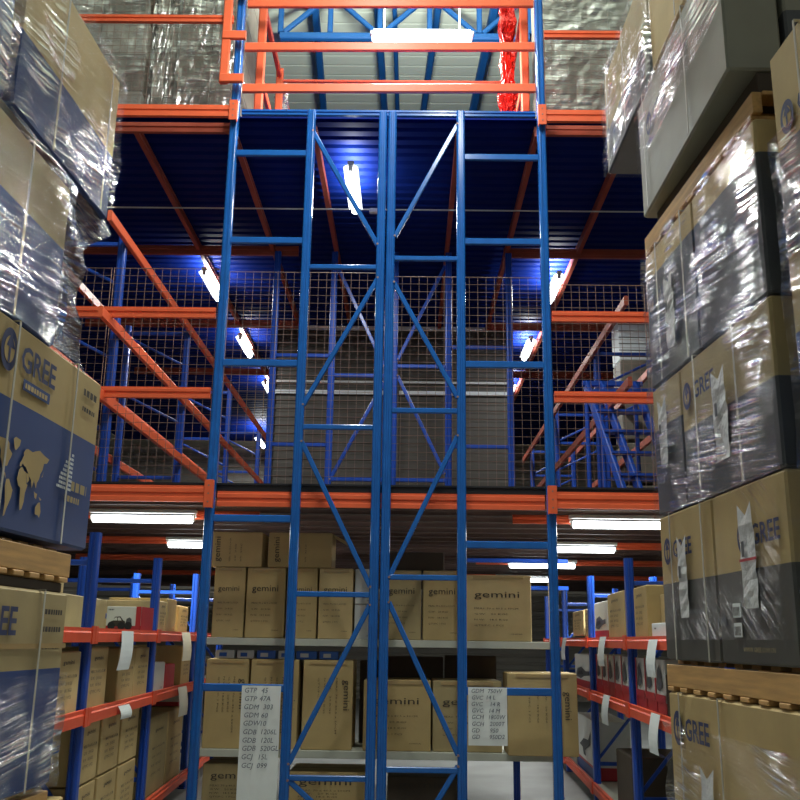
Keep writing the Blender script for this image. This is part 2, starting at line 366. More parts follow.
# left bay (ends at the outer left post) and right bay
fb(-5.2, -2.08, 7.56, 'thick orange beam at the left edge of the upper deck', .15)
fb(-5.2, -2.135, 5.1, 'orange beam in front of the mesh fence, upper one left of the posts')
fb(-5.2, -2.135, 4.2, 'orange beam in front of the mesh fence, lower one left of the posts')
fb(-5.2, -2.08, 3.12, 'thick orange beam at the left edge of the lower deck', .17)
fb(-5.2, -2.15, 8.78, 'orange rail across the wrapped goods on the upper left', .1)
fb(1.47, 4.6, 7.53, 'thick orange beam at the right edge of the upper deck', .15)
fb(1.52, 4.6, 5.1, 'orange beam in front of the mesh fence, upper one right of the posts')
fb(1.52, 4.6, 4.2, 'orange beam in front of the mesh fence, lower one right of the posts')
fb(1.47, 4.6, 3.1, 'thick orange beam at the right edge of the lower deck', .17)
fb(1.52, 4.6, 8.6, 'orange rail across the wrapped goods on the upper right', .1)
beam('rack_beam', (-2.03, 9.86, 3.1), (1.42, 9.86, 3.1), ORANGE, 'long orange beam of the lower deck behind the four central posts', h=.16)
beam('rack_beam', (-2.02, 9.84, 7.655), (1.42, 9.84, 7.655), BLUE, 'blue beam along the central edge of the upper deck', h=.075)
# transverse beams under both decks
for y, w in ((13.42, 'nearest'), (16.9, 'second'), (20.2, 'third')):
    for xa, xb, sd in ((-6.2, -1.75 if y < 14 else -1.97, 'left'), (1.4, 6.2, 'right')):
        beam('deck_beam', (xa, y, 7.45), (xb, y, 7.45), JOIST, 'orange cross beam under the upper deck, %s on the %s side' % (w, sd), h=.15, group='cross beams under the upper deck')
for y, w in ((10.95, 'nearest'), (13.95, 'second'), (17.05, 'third'), (21.05, 'farthest')):
    for xa, xb, sd in ((-6, -1.75, 'left'), (1.2, 6, 'right')):
        beam('deck_beam', (xa, y, 3.06), (xb, y, 3.06), ORANGE, 'orange cross beam under the lower deck beside the tube lights, %s row on the %s' % (w, sd), h=.1, group='cross beams under the lower deck')
# joists under upper deck
for x, w in ((-3.28, 'leftmost, above the left mesh'), (-2.14, 'just right of the left outer post'), (-1.17, 'beside the large lit tube'), (.53, 'close right of the centre'), (1.45, 'near the right outer post'), (2.54, 'rightmost, beside the right tube lights')):
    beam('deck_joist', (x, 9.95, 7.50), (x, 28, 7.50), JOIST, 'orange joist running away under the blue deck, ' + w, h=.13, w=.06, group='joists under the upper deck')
for xa, xb, t in ((-5.2, -2.14, 'left'), (1.53, 4.6, 'right')):
    beam('deck_beam', (xa, 9.93, 7.50), (xb, 9.93, 7.50), JOIST, 'beam in shade-dimmed orange just beneath the front edge of the upper deck, %s' % t, h=.13)
e = empty('cable_conduit', (0, 11.9, 7.424), 'thin pale cable conduit crossing under the blue upper deck', 'conduit')
b = MB(); b.tube((-5, 11.9, 7.424), (5, 11.9, 7.424), .011, WHITE, 8); b.build('pipe', e, e.location)
b = MB(); b.box(-.6, -.42, 11.86, 11.94, 7.37, 7.43, WHITE, c=.008); b.build('junction_box', e, e.location)
# decks
mb = MB(); n = 93; x0, x1 = -9, 8.5
for i in range(n):
    y = 9.95+i*.2
    mb.add([(x0, y, 7.60), (x1, y, 7.60), (x1, y+.11, 7.60), (x0, y+.11, 7.60), (x0, y+.135, 7.64), (x1, y+.135, 7.64), (x1, y+.175, 7.64), (x0, y+.175, 7.64), (x0, y+.2, 7.60), (x1, y+.2, 7.60)],
           [[0, 1, 2, 3], [3, 2, 5, 4], [4, 5, 6, 7], [7, 6, 9, 8]], NAVY)
mb.box(x0, x1, 9.95, 9.95+n*.2, 7.65, 7.67, NAVY)
tag(mb.build('mezzanine_deck', None, (0, 9.95, 7.5)), 'dark blue corrugated metal deck forming the upper storey floor', 'deck')
mb = MB()
for i in range(31):
    y = 9.93+i*.6
    mb.box(-9, 8.5, y, y+.57, 3.17, 3.2, BROWNDECK); mb.box(-9, 8.5, y, y+.04, 3.12, 3.17, BROWNDECK)
tag(mb.build('mezzanine_deck', None, (0, 9.95, 3.2)), 'brown panelled metal deck forming the lower storey above the central carton shelves', 'deck')

mb = MB(); mb.box(-9, 8.5, 9.88, 9.925, 3.19, 3.27, BLACK); mb.box(-9, 8.5, 9.86, 9.88, 3.25, 3.27, BLACK)
tag(mb.build('edge_strip', None, (0, 9.9, 3.2)), 'black kick strip along the front edge of the lower deck', 'edge strip')
# upper storey side racks (rows running away)
def side_row(sx, x, ys, zs, label, back=.9, zt=6.2, lead=.7, bm=None):
    e = empty('storage_rack', (x, ys[0], 3.2), label, 'rack', 'racks on the lower deck'); o = e.location
    for y in ys:
        for xx in (x, x+sx*back):
            b = MB(); add_post(b, xx, y, 3.2, zt, DBLUE, w=.09, foot=True); b.build('post', e, o)
        for z in (3.9, 5.2, zt-.12):
            b = MB(); b.bar((x, y+.04, z), (x+sx*back, y+.04, z), .04, .05, DBLUE); b.build('tie_bar', e, o)
            b = MB(); b.bar((x, y+.05, z-.5), (x+sx*back, y+.05, z-.05), .035, .035, DBLUE); b.build('diagonal_brace', e, o)
    for z in zs:
        for xx in (x-sx*.0, x+sx*back):
            b = MB(); b.bar((xx+.075*(1 if xx == x else -1)*(-sx), ys[0]-lead*(xx == x), z), (xx+.075*(1 if xx == x else -1)*(-sx), ys[-1]+1, z), .05, .12, bm or ORANGE); b.build('beam', e, o)
side_row(-1, -3.36, (10.05, 13.35, 16.8, 20.3), (6.1, 5.0, 4.15), 'blue and orange rack row running away behind the left mesh fence')
side_row(1, 2.68, (13.0, 16.8, 20.3), (5.72, 4.7), 'blue and orange rack row running away behind the right mesh fence', zt=5.85, lead=2.2, bm=JOIST)  # beams take the darkened orange, dimness painted in

# corrugated partition deep in the middle of the lower deck
def partition(x0, x1, label):
    e = empty('slatted_partition', ((x0+x1)/2, 17.1, 3.2), label, 'partition', 'grey slatted partitions'); o = e.location
    b = ribbed(x0, x1, 3.3, 7.5, 17.1, GREYSLAT, .16, .015); b.build('slat_panel', e, o)
    for z in (3.3, 6.17, 7.44):
        b = MB(); b.box(x0, x1, 17.03, 17.09, z-.038, z+.038, PAPER, c=.006); b.build('rail', e, o)
    b = MB(); b.box(x0, x1, 17.05, 17.09, 6.36, 6.4, WHITE); b.build('rail', e, o)
    for x in (x0+.03, x1-.03):
        b = MB(); b.box(x-.03, x+.03, 17.0, 17.09, 3.2, 7.36, GREYSLAT, c=.005); b.build('stile', e, o)
partition(-2.62, -.33, 'grey slatted partition with pale rails behind the left central frame')
partition(-.28, 1.9, 'grey slatted partition with pale rails behind the right central frame')

# mesh fences
def fence(x0, x1, y, z0, z1, label, group, m=WIRE, p=.094, r=.0019, gates=False):
    e = empty('mesh_panel', ((x0+x1)/2, y, z0), label, 'mesh fence panel', group); o = e.location
    b = MB(); n = max(2, round((x1-x0)/p)); d = (x1-x0)/n
    for i in range(1, n): b.box(x0+i*d-r, x0+i*d+r, y-r, y+r, z0, z1, m)
    n2 = round((z1-z0)/p); d2 = (z1-z0)/n2
    for i in range(1, n2): b.box(x0, x1, y-r*2.2, y-r*.2, z0+i*d2-r, z0+i*d2+r, m)
    b.build('wire_grid', e, o)
    b = MB(); R_ = .005
    for z in (z0+R_, z1-R_): b.tube((x0, y, z), (x1, y, z), R_, m, 8)
    for x in (x0+R_, x1-R_): b.tube((x, y, z0), (x, y, z1), R_, m, 8)
    b.build('panel_frame', e, o)
gf = 'wire mesh fence on the lower deck'
fence(-4.75, -3.42, 9.99, 3.28, 5.75, 'wire mesh panel at the far left end of the lower deck', gf)
fence(-3.40, -2.10, 9.99, 3.28, 5.75, 'wire mesh panel between left rack post and outer blue post', gf)
fence(-2.08, -.32, 9.99, 3.28, 5.72, 'wide wire mesh panel behind the left central frame', gf)
fence(-.30, 1.50, 9.99, 3.28, 5.68, 'wide wire mesh panel behind the right central frame', gf)
fence(1.52, 2.62, 9.99, 3.28, 5.60, 'wire mesh panel right of the right outer post', gf)
fence(2.64, 4.0, 9.99, 3.28, 5.60, 'wire mesh panel at the right end beside the wrapped stack', gf)
gt = 'wire mesh before the goods on the upper deck'
fence(-4.6, -2.2, 9.99, 7.68, 9.7, 'wire mesh panel before the wrapped goods, upper left', gt)
fence(1.56, 3.9, 9.99, 7.68, 8.9, 'wire mesh panel before the wrapped goods, upper right', gt)

# blue braced steelwork right
e = empty('steel_stair', (2.75, 12.2, 3.2), 'blue slanting steel stair side with treads behind the right mesh panel', 'stair'); o = e.location
b = MB(); b.bar((2.3, 12.2, 5.05), (3.1, 12.2, 5.05), .06, .07, DBLUE); b.build('top_bar', e, o)
for x in (2.35, 2.55, 3.0):
    b = MB(); b.bar((x, 12.2, 5.05), (x+.28, 11.2, 3.2), .06, .12, DBLUE); b.build('stringer', e, o)
    b = MB(); b.tube((x, 12.2, 5.0), (x, 12.2, 3.2), .03, DBLUE); b.build('support_post', e, o)
for i in range(6):
    t = (i+.5)/6; b = MB(); b.box(2.35+.28*t, 3.0+.28*t, 12.1-t, 12.3-t, 5.05-1.85*t, 5.08-1.85*t, DBLUE); b.build('tread', e, o)
b = MB(); b.box(3.7, 4.9, 16.0, 16.6, 6.55, 7.3, PAPER, c=.02)
for i in range(6): b.box(3.69, 4.91, 15.985, 16.0, 6.6+i*.12, 6.61+i*.12, GREYSLAT)
for zz in (5.85, 5.1, 4.35, 3.6): b.box(3.7, 4.9, 16.0, 16.6, zz, zz+.7, DARKGOODS, c=.02)
b.box(3.7, 4.9, 16.0, 16.6, 3.2, 3.55, DARKGOODS, c=.02)
tag(b.build('stacked_panels', None, (4.3, 16.3, 3.2)), 'pale block of stacked sheets behind the right mesh, beside the wrapped stack', 'stacked sheets')

# guard rails of the upper opening
e = empty('guard_rail', (-.3, 9.9, 7.6), 'orange steel guard rail around the opening above the blue beam', 'guard rail'); o = e.location
def gr(p, q, nm='rail', w=.05, h=.11, m=ORANGE):
    b = MB(); b.bar(p, q, w, h, m); b.build(nm, e, o)
for z in (7.975, 8.53, 9.13): gr((-2.02, 9.8, z-.03), (1.42, 9.8, z), 'rail')
for x, y in ((-1.88, 10.1), (-1.88, 11.6), (-1.88, 13.2), (1.34, 10.1), (1.34, 11.7), (1.34, 13.3)): gr((x, y, 7.68), (x, y, 9.6 if y < 11 else 9.4), 'rail_post', .1, .08)
for x in (-1.88, 1.34):
    for z in (8.3, 9.3): gr((x, 10.1, z), (x, 13.3, z), 'rail', .05, .1, RED)
gr((-1.88, 11.65, 9.25), (1.34, 11.65, 9.25), 'rail', .04, .04, RED)
e = empty('side_barrier', (-2.2, 9.62, 7.8), 'orange upright frame clipped outside the left outer post beside the wrapped goods', 'guard frame'); o = e.location
gr((-2.21, 9.62, 7.9), (-2.21, 9.62, 10.2), 'upright', .1, .06); gr((-2.25, 9.6, 7.95), (-1.98, 9.6, 7.95), 'rail'); gr((-2.25, 9.6, 8.52), (-1.98, 9.6, 8.52), 'rail'); gr((-2.25, 9.6, 9.12), (-1.98, 9.6, 9.12), 'rail')
# crumpled foil bundle
def crumple(name, x0, x1, y0, y1, z0, z1, m, label, cat, amp=.06, nx=10, nz=26, group=None):
    b = MB(); rnd = random.Random(name+label); vs = []; ring = []
    per = [(x0+(x1-x0)*i/nx, y0) for i in range(nx)]+[(x1, y0+(y1-y0)*i/nx) for i in range(nx)]+[(x1-(x1-x0)*i/nx, y1) for i in range(nx)]+[(x0, y1-(y1-y0)*i/nx) for i in range(nx)]
    P = len(per)
    for k in range(nz+1):
        z = z0+(z1-z0)*k/nz; s_ = .75+.35*math.sin(k*.9+1)*.5+.15*math.sin(k*.31)
        for (x, y) in per:
            cx, cy = (x0+x1)/2, (y0+y1)/2
            vs.append((cx+(x-cx)*s_+rnd.uniform(-amp, amp)*.6, cy+(y-cy)*s_+rnd.uniform(-amp, amp)*.6, z+rnd.uniform(-amp, amp)*.3))
    fs = [[k*P+i, k*P+(i+1) % P, (k+1)*P+(i+1) % P, (k+1)*P+i] for k in range(nz) for i in range(P)]
    fs += [list(range(P-1, -1, -1)), list(range(nz*P, nz*P+P))]
    b.add(vs, fs, m)
    return tag(b.build(name, None, ((x0+x1)/2, (y0+y1)/2, z0)), label, cat, group)
crumple('foil_bundle', 1.06, 1.26, 10.25, 10.45, 7.68, 9.5, REDFOIL, 'tall bundle in crumpled shiny red foil inside the right guard rail', 'bundle', .045)
crumple('foil_bundle', -2.0, -1.84, 12.0, 12.2, 7.68, 9.5, wrap_mat('white_film', .2, .5, .5, '#ffffff', bump=1, dif=.4), 'tall bundle in crumpled white film inside the left guard rail', 'bundle', .045)

# ------------------------------------------------------------------ cartons
def body_rings(mb, w, d, h, bands, c=.006, jit=.0):
    """bands: [(z_top, material), ...] from the bottom"""
    zs = [(0, c, bands[0][1]), (c, 0, bands[0][1])]
    for zt, m in bands[:-1]: zs.append((zt, 0, m))
    zs += [(h-c, 0, bands[-1][1]), (h, c, bands[-1][1])]
    rings = []
    for z, i, m in zs:
        bul = math.sin(math.pi*z/h)*.006
        a0, a1, b0, b1 = i, w-i, i, d-i
        rings.append([(a0+c, b0, z), ((a0+a1)/2, b0-bul, z), (a1-c, b0, z), (a1, b0+c, z), (a1+bul*.5, (b0+b1)/2, z), (a1, b1-c, z), (a1-c, b1, z), ((a0+a1)/2, b1+bul*.5, z), (a0+c, b1, z), (a0, b1-c, z), (a0-bul*.5, (b0+b1)/2, z), (a0, b0+c, z)])
    for k in range(len(rings)-1):
        a, b = rings[k], rings[k+1]; n = len(a)
        mm = bands[0][1] if zs[k+1][0] <= bands[0][0]+1e-6 and len(bands) > 1 else bands[-1][1]
        if len(bands) > 2:
            zm = (zs[k][0]+zs[k+1][0])/2; mm = next(m for zt, m in bands if zm <= zt+1e-6 or m is bands[-1][1])
        mb.add(a+b, [[i, (i+1) % n, n+(i+1) % n, n+i] for i in range(n)], mm)
    mb.add(rings[0], [list(range(11, -1, -1))], bands[0][1]); mb.add(rings[-1], [list(range(12))], bands[-1][1])
LINES = ['MEAS: 70 x 40.5 x 50CM', 'G.W:   20 KGS', 'N.W:   18.5 KGS', 'QTY/PC: 1 PCS']
def carton(x, y, z, rz, w, d, h, label, group, m=CARD, style='word', tape=True, k=1.0, cat='carton', name='cardboard_carton', flaps=False):
    """carton with its left front bottom corner at (x,y,z); local x = reading direction"""
    b = MB(); body_rings(b, w, d, h, [(h, m)]); Y = -.008
    # top flaps, two leaves with a gap
    for (a0, a1) in ((.012, d/2-.003), (d/2+.003, d-.012)): b.box(.012, w-.012, a0, a1, h, h+.003, m)
    if style == 'word':
        put_text(b, 'gemini', w*.14, h*.66, min(.068*k, w*.17), INK, Y, width=w*.68)
        for i, l in enumerate(LINES[:4]): put_text(b, l, w*.14, h*(.48-i*.085), .017*k, INK, Y, width=w*(.66 if i == 0 else .5-.06*(i == 3)), res=1)
        put_text(b, 'CHINA', w*.68, h*.1, .012*k, INK, Y, width=w*.18, res=1)
    elif style == 'turned':   # writing runs upward
        put_text(b, 'gemini', w*.82, h*.78, .068*k, INK, Y, width=h*.34, rot=-90)
        for i, l in enumerate(LINES[:4]): put_text(b, l, w*(.66-i*.12), h*.80, .017*k, INK, Y, width=h*(.62 if i == 0 else .4), rot=-90, res=1)
    elif style == 'turnedleft':
        put_text(b, 'gemini', w*.17, h*.14, .065*k, INK, Y, width=h*.72, rot=90)
        for i, l in enumerate(LINES[:3]): put_text(b, l, w*(.38+i*.11), h*.16, .017*k, INK, Y, width=h*(.66 if i == 0 else .5), rot=90, res=1)
    elif style == 'small':
        put_text(b, 'gemini', w*.3, h*.8, .03, INK, Y, width=w*.42, bold=.015, res=1)
        for i, l in enumerate(LINES[:4]): put_text(b, l, w*.2, h*(.58-i*.11), .022, INK, Y, width=w*(.65 if i == 0 else .5), res=1, bold=.01)
    elif style == 'plain':
        put_text(b, 'CHINA', w*.6, h*.08, .015, INK, Y, width=w*.2, res=1)
    if flaps:
        b.add([(w+.002, .01, h-.005), (w+.002, d-.01, h-.005), (w+.16, d-.02, h-.09), (w+.16, .02, h-.09), (w+.002, .01, h-.009), (w+.002, d-.01, h-.009), (w+.16, d-.02, h-.095), (w+.16, .02, h-.095)],
              [[0, 3, 2, 1], [4, 5, 6, 7], [3, 7, 6, 2], [0, 4, 7, 3]], m)
    o = tag(b.build(name, None, (x, y, z), rz, True), label, cat, group)
    if tape:
        t = MB(); t.box(w*.02, w*.98, d/2-.025, d/2+.025, h+.0032, h+.0038, TAPE)
        t.build('packing_tape', o, local=True)
        if z > .5 and style in ('word', 'turned'): t = MB(); t.box(w*.12, w*.88, -.0085, -.0075, h-.04, h-.008, TAPE); t.build('packing_tape', o, local=True)
    return o

# central shelving ------------------------------------------------------
e = empty('storage_rack', (-.1, 10.8, 0), 'low storage rack with cream shelves full of cartons behind the central frames', 'rack'); o = e.location
for z, nm in ((1.68, 0), (.565, 0)):
    b = MB(); b.box(-2.14, 1.56, 10.28, 11.3, z-.025, z, SHELF); b.box(-2.14, 1.56, 10.26, 10.29, z-.075, z, SHELF, c=.004); b.box(-2.14, 1.56, 11.29, 11.32, z-.075, z, SHELF, c=.004)
    b.build('shelf', e, o)
for x, y in ((-2.19, 10.32), (-2.19, 11.24), (-.3, 11.33), (1.14, 10.36), (1.72, 11.24)):
    zt = 2.75 if x < 1 or y > 11 else .48
    b = MB(); add_post(b, x, y, 0, zt, DBLUE, w=.07, d=.05); b.build('post', e, o)
b = MB(); b.bar((.6, 11.42, 2.3), (1.9, 11.42, 2.3), .04, .05, DBLUE); b.build('tie_bar', e, o)
b = MB(); b.bar((.6, 11.42, 2.62), (1.9, 11.42, 2.62), .04, .05, DBLUE); b.build('tie_bar', e, o)
gc = 'cartons on the central shelves'
Yf = 10.31
def cc(x0, x1, z0, z1, label, style='word', m=CARD, d=.55, y=Yf, **kw): return carton(x0, y, z0, 0, x1-x0, d, z1-z0, label, gc, m, style, **kw)
cc(-2.1, -1.765, 1.682, 2.42, 'brown carton at the left end of the upper shelf, upright')
cc(-1.745, -1.33, 1.682, 2.42, 'brown carton second from the left on the upper shelf')
cc(-1.31, -.985, 1.682, 2.42, 'brown carton third on the upper shelf, half hidden by the second blue post')
cc(-.965, -.60, 1.682, 2.42, 'brown carton fourth on the upper shelf, beside the white cartons', m=CARD2)
carton(-.58, Yf+.05, 1.682, 0, .21, .5, .36, 'small white carton at the left of the central post pair, lower of two', 'white cartons', WHITEBOX, 'plain', tape=False)
carton(-.58, Yf+.05, 2.05, 0, .21, .5, .37, 'small white carton at the left of the central post pair, upper of two', 'white cartons', WHITEBOX, 'plain', tape=False)
cc(-.27, .135, 1.682, 2.41, 'brown carton just right of the central post pair on the upper shelf', m=CARD3)
cc(.155, .575, 1.682, 2.41, 'brown carton on the upper shelf, half hidden by the right inner post')
cc(.605, 1.315, 1.682, 2.37, 'wide brown carton at the right end of the upper shelf', m=CARD2)
cc(-2.15, -1.60, 2.426, 2.80, 'brown carton lying on the carton row, leftmost on top, lettering running up', 'turnedleft', m=CARD2)
cc(-1.53, -.84, 2.426, 2.80, 'brown carton lying on the carton row with its right flap open', 'turnedleft', flaps=True)
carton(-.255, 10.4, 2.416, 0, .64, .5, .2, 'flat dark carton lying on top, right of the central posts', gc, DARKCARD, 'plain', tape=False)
cc(-2.13, -1.68, .567, 1.46, 'tall brown carton at the left end of the lower shelf with sideways lettering', 'turned', d=.7)
cc(-1.655, -1.15, .567, 1.46, 'tall brown carton behind the left handwritten note', 'turned', d=.7)
cc(-1.10, -.575, .567, 1.46, 'tall brown carton on the lower shelf crossed by a diagonal brace', 'turned', d=.7)
cc(-.46, .245, .567, 1.27, 'squat brown carton behind the central post pair on the lower shelf', d=.7)
cc(.265, .985, .567, 1.27, 'squat brown carton behind the right handwritten note', m=CARD3, d=.7)
carton(1.02, 10.05, .567, math.radians(-1), .71, .55, .80, 'brown carton jutting forward at the right end of the lower shelf', gc, CARD, 'turned')
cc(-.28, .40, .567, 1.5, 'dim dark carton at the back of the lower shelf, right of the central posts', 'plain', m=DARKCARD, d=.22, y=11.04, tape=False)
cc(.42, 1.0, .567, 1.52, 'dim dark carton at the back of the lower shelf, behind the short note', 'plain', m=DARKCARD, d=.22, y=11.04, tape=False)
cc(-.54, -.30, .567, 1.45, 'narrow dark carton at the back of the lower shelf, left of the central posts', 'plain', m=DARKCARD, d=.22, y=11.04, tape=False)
cc(-2.1, -1.5, .0, .42, 'brown carton on the floor below the left note', m=CARD3)
cc(-1.22, -.42, .0, .35, 'brown carton on the floor behind the second blue post', d=.7)
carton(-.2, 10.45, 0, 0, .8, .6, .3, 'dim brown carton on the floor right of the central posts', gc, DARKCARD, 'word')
# packets lying on the left lower cartons
xs = -2.05
for i, (w, m) in enumerate(((.2, WHITEBOX), (.18, WHITEBOX), (.2, BLUEBOX), (.16, WHITEBOX), (.22, BLUEBOX), (.2, BLUEBOX))):
    b = MB(); b.box(0, w, 0, .3, 0, .085, m, c=.004); b.box(w*.2, w*.6, -.002, 0, .02, .06, BLUEBOX if m is WHITEBOX else WHITEBOX)
    names = ['white packet lying on the tall cartons, far left', 'white packet lying on the tall cartons, second from left', 'blue packet left of the second post under the upper shelf', 'white packet right beside the blue one under the upper shelf', 'blue packet directly behind the second post', 'blue packet right of the second post under the upper shelf']
    tag(b.build('packet', None, (xs, 10.36, 1.467), 0, True), names[i], 'packet', 'packets under the upper shelf'); xs += w+.03

# handwritten notes
def note(x0, x1, y, z0, z1, lines, label, size, lh):
    b = MB(); n = 8; w = x1-x0; h = z1-z0
    vs = [(w*i/1, -.004*math.sin(k*1.1)-.003*i, h*k/n) for k in range(n+1) for i in (0, 1)]+[(w*i/1, .002-.004*math.sin(k*1.1)-.003*i, h*k/n) for k in range(n+1) for i in (0, 1)]
    N2 = 2*(n+1)
    b.add(vs, [[k*2, k*2+1, k*2+3, k*2+2] for k in range(n)]+[[N2+k*2+2, N2+k*2+3, N2+k*2+1, N2+k*2] for k in range(n)], PAPER)
    rnd = random.Random(3)
    for i, (a, c) in enumerate(lines):
        z = h-lh*(i+.85)
        put_text(b, a, w*.09+rnd.uniform(-.004, .004), z, size*.92, NOTEINK, -.0135, shear=.2, bold=0, rot=rnd.uniform(-2, 2))
        put_text(b, c, w*.52+rnd.uniform(-.02, .02), z, size*.92, NOTEINK, -.0135, shear=.2, bold=0, rot=rnd.uniform(-2, 2))
    tag(b.build('paper_note', None, (x0, y, z0), 0, True), label, 'paper note', 'handwritten notes on the posts')
note(-1.63, -1.245, 9.655, .02, 1.225, [('GTP', '45'), ('GTP', '47A'), ('GDM', '303'), ('GDM', '60'), ('GDW', '10'), ('GDB', '1206L'), ('GDB', '120L'), ('GDB', '520GL'), ('GCJ', '15L'), ('GCJ', '099')],
     'long white handwritten list hanging at the left, between left outer and second post', .05, .077)
note(.595, .975, 9.655, .70, 1.24, [('GDM', '750W'), ('GVC', '14 L'), ('GVC', '14 R'), ('GVC', '14 M'), ('GCH', '1800W'), ('GCH', '2000T'), ('GD', '950'), ('GD', '950D2')],
     'short white handwritten list stuck to the right inner post', .042, .061)

# ------------------------------------------------------------------ low side racks
RK = {-1: (-2.29, 6.9, -.055), 1: (1.94, 8.5, .045)}
def rp(s_, yv, v, z):
    X0, Y0, k = RK[s_]; return (X0+k*(yv-Y0)+s_*v, yv, z)
def low_rack(s_, ys, label, levels=(1.72, 1.16, .2), D=.75, y_start=None):
    e = empty('storage_rack', rp(s_, ys[0], 0, 0), label, 'rack', 'low side racks'); o = e.location
    for y in ys:
        for v in (.03, D):
            a = rp(s_, y, v, 0); b = MB(); add_post(b, a[0], a[1]-.0, 0, 2.42, DBLUE, w=.075, d=.075); b.build('post', e, o)
        for z in (.4, 1.3, 2.2):
            b = MB(); b.bar(rp(s_, y+.04, .06, z), rp(s_, y+.04, D-.03, z), .03, .04, DBLUE); b.build('tie_bar', e, o)
            if z < 2:
                b = MB(); b.bar(rp(s_, y+.05, .06, z+.06), rp(s_, y+.05, D-.03, z+.84), .03, .03, DBLUE); b.build('diagonal_brace', e, o)
    ya = ys[0] if y_start is None else y_start
    segs = [(a, b_) for a, b_ in zip([ya]+list(ys[1:-1]), ys[1:])] if y_start is None else [(y_start, ys[0])]+list(zip(ys[:-1], ys[1:]))
    for a, b_ in segs:
        for z in levels:
            b = MB(); b.prism([(-.02, -.05), (-.02, .015), (-.008, .025), (-.008, .05), (.02, .05), (.02, -.05)] if s_ > 0 else [(.02, -.05), (.02, .015), (.008, .025), (.008, .05), (-.02, .05), (-.02, -.05)], rp(s_, a, -.02, z-.035), rp(s_, b_, -.02, z-.035), RED)
            for yy in (a+.04, b_-.04):
                c = rp(s_, yy, -.045, z-.035); b.box(c[0]-.006, c[0]+.006, c[1]-.03, c[1]+.03, c[2]-.062, c[2]+.062, RED)
            b.build('beam', e, o)
            b = MB(); b.prism([(-.38, -.01), (.38, -.01), (.38, .01), (-.38, .01)], rp(s_, a+.01, D/2-.01, z-.012), rp(s_, b_-.01, D/2-.01, z-.012), SHELF); b.build('shelf', e, o)
low_rack(-1, [6.93, 9.2, 11.5, 13.8], 'low blue and red rack of cartons running away on the lower left', y_start=4.9)
low_rack(1, [8.52, 10.92, 13.5, 16.0], 'low blue and red rack of cartons running away on the lower right', y_start=6.1)
for s_, x, lab in ((-1, -4.4, 'blue rack with cross bars standing farther left, behind the low left rack'), (1, 4.2, 'blue rack with cross bars standing farther right, behind the low right rack')):
    e = empty('storage_rack', (x, 10.4, 0), lab, 'rack', 'low side racks'); o = e.location
    for y in (10.4, 12.8, 15.2):
        for xx in (x, x+s_*.8):
            b = MB(); add_post(b, xx, y, 0, 2.6, DBLUE, w=.08, foot=True); b.build('post', e, o)
        b = MB(); b.bar((x, y+.04, 2.4), (x+s_*.8, y+.04, 2.4), .04, .05, DBLUE); b.build('tie_bar', e, o)
        b = MB(); b.bar((x, y+.05, 1.3), (x+s_*.8, y+.05, 2.4), .04, .04, DBLUE); b.build('diagonal_brace', e, o)
    for z in (1.72, .9):
        b = MB(); b.bar((x-s_*.03, 10.4, z), (x-s_*.03, 15.3, z), .04, .1, RED); b.build('beam', e, o)
        b = MB(); b.box(min(x, x+s_*.8), max(x, x+s_*.8), 10.45, 15.25, z, z+.02, SHELF); b.build('shelf', e, o)
    for k, y in enumerate((10.6, 11.5, 13.0, 14.0)):
        carton(x if s_ > 0 else x-.6, y, 1.745, 0, .55, .6, .42, 'dim brown carton on the %s back rack, %s from the front' % ('left' if s_ < 0 else 'right', ['first', 'second', 'third', 'fourth'][k]), 'cartons on the back racks', CARD3, 'plain')
def rc(s_, y0, y1, z, h, label, m=CARD, style='small', d=.6, inset=.02, **kw):
    """carton on a low rack whose printed side faces the aisle, from depth y0 to y1"""
    k = RK[s_][2]
    if s_ < 0:   # reading direction +Y
        p = rp(s_, y0, inset, z); return carton(p[0], p[1], z, math.pi/2+math.atan(-k), y1-y0, d, h, label, 'cartons on the left rack', m, style, **kw)
    p = rp(s_, y1, inset, z); return carton(p[0], p[1], z, -math.pi/2+math.atan(-k), y1-y0, d, h, label, 'cartons on the right rack', m, style, **kw)
z2, z1_, z3 = 1.162, 1.722, .202
rc(-1, 5.2, 5.75, z2, .42, 'pale carton on the middle left shelf, mostly behind the wrapped stack', CARD2)
rc(-1, 6.25, 6.86, z2, .41, 'pale carton on the middle left shelf, first before the first blue post', CARD2)
rc(-1, 7.02, 7.62, z2, .43, 'brown carton on the middle left shelf, just after the first blue post')
rc(-1, 7.98, 8.55, z2, .42, 'brown carton on the middle left shelf, left one of the touching pair')
rc(-1, 8.57, 9.13, z2, .42, 'brown carton on the middle left shelf, right one of the touching pair')
rc(-1, 10.88, 11.46, z2, .42, 'brown carton on the middle left shelf beside the outer blue post')
rc(-1, 9.35, 9.95, z2, .27, 'white carton on the middle left shelf beyond the second blue post', WHITEBOX, 'plain', tape=False)
rc(-1, 9.98, 10.5, z2, .24, 'red carton end on the middle left shelf beyond the white carton', REDBOX, 'plain', tape=False)
rc(-1, 5.6, 6.3, z1_, .33, 'pale carton on the top left shelf against the wrapped stack', CARD2)
rc(-1, 9.4, 9.8, z1_, .3, 'narrow pale carton on the top left shelf after the second blue post', CARD2)
rc(-1, 9.85, 10.35, z1_, .34, 'brown carton with an open flap on the top left shelf', CARD, 'plain')
rc(-1, 10.5, 11.1, z1_, .29, 'pale carton on the top left shelf closest to the outer blue post', CARD2)
rc(-1, 7.35, 8.9, z1_, .28, 'long dull carton behind the picture box on the top left shelf', CARD3, 'plain', inset=.4, d=.3)
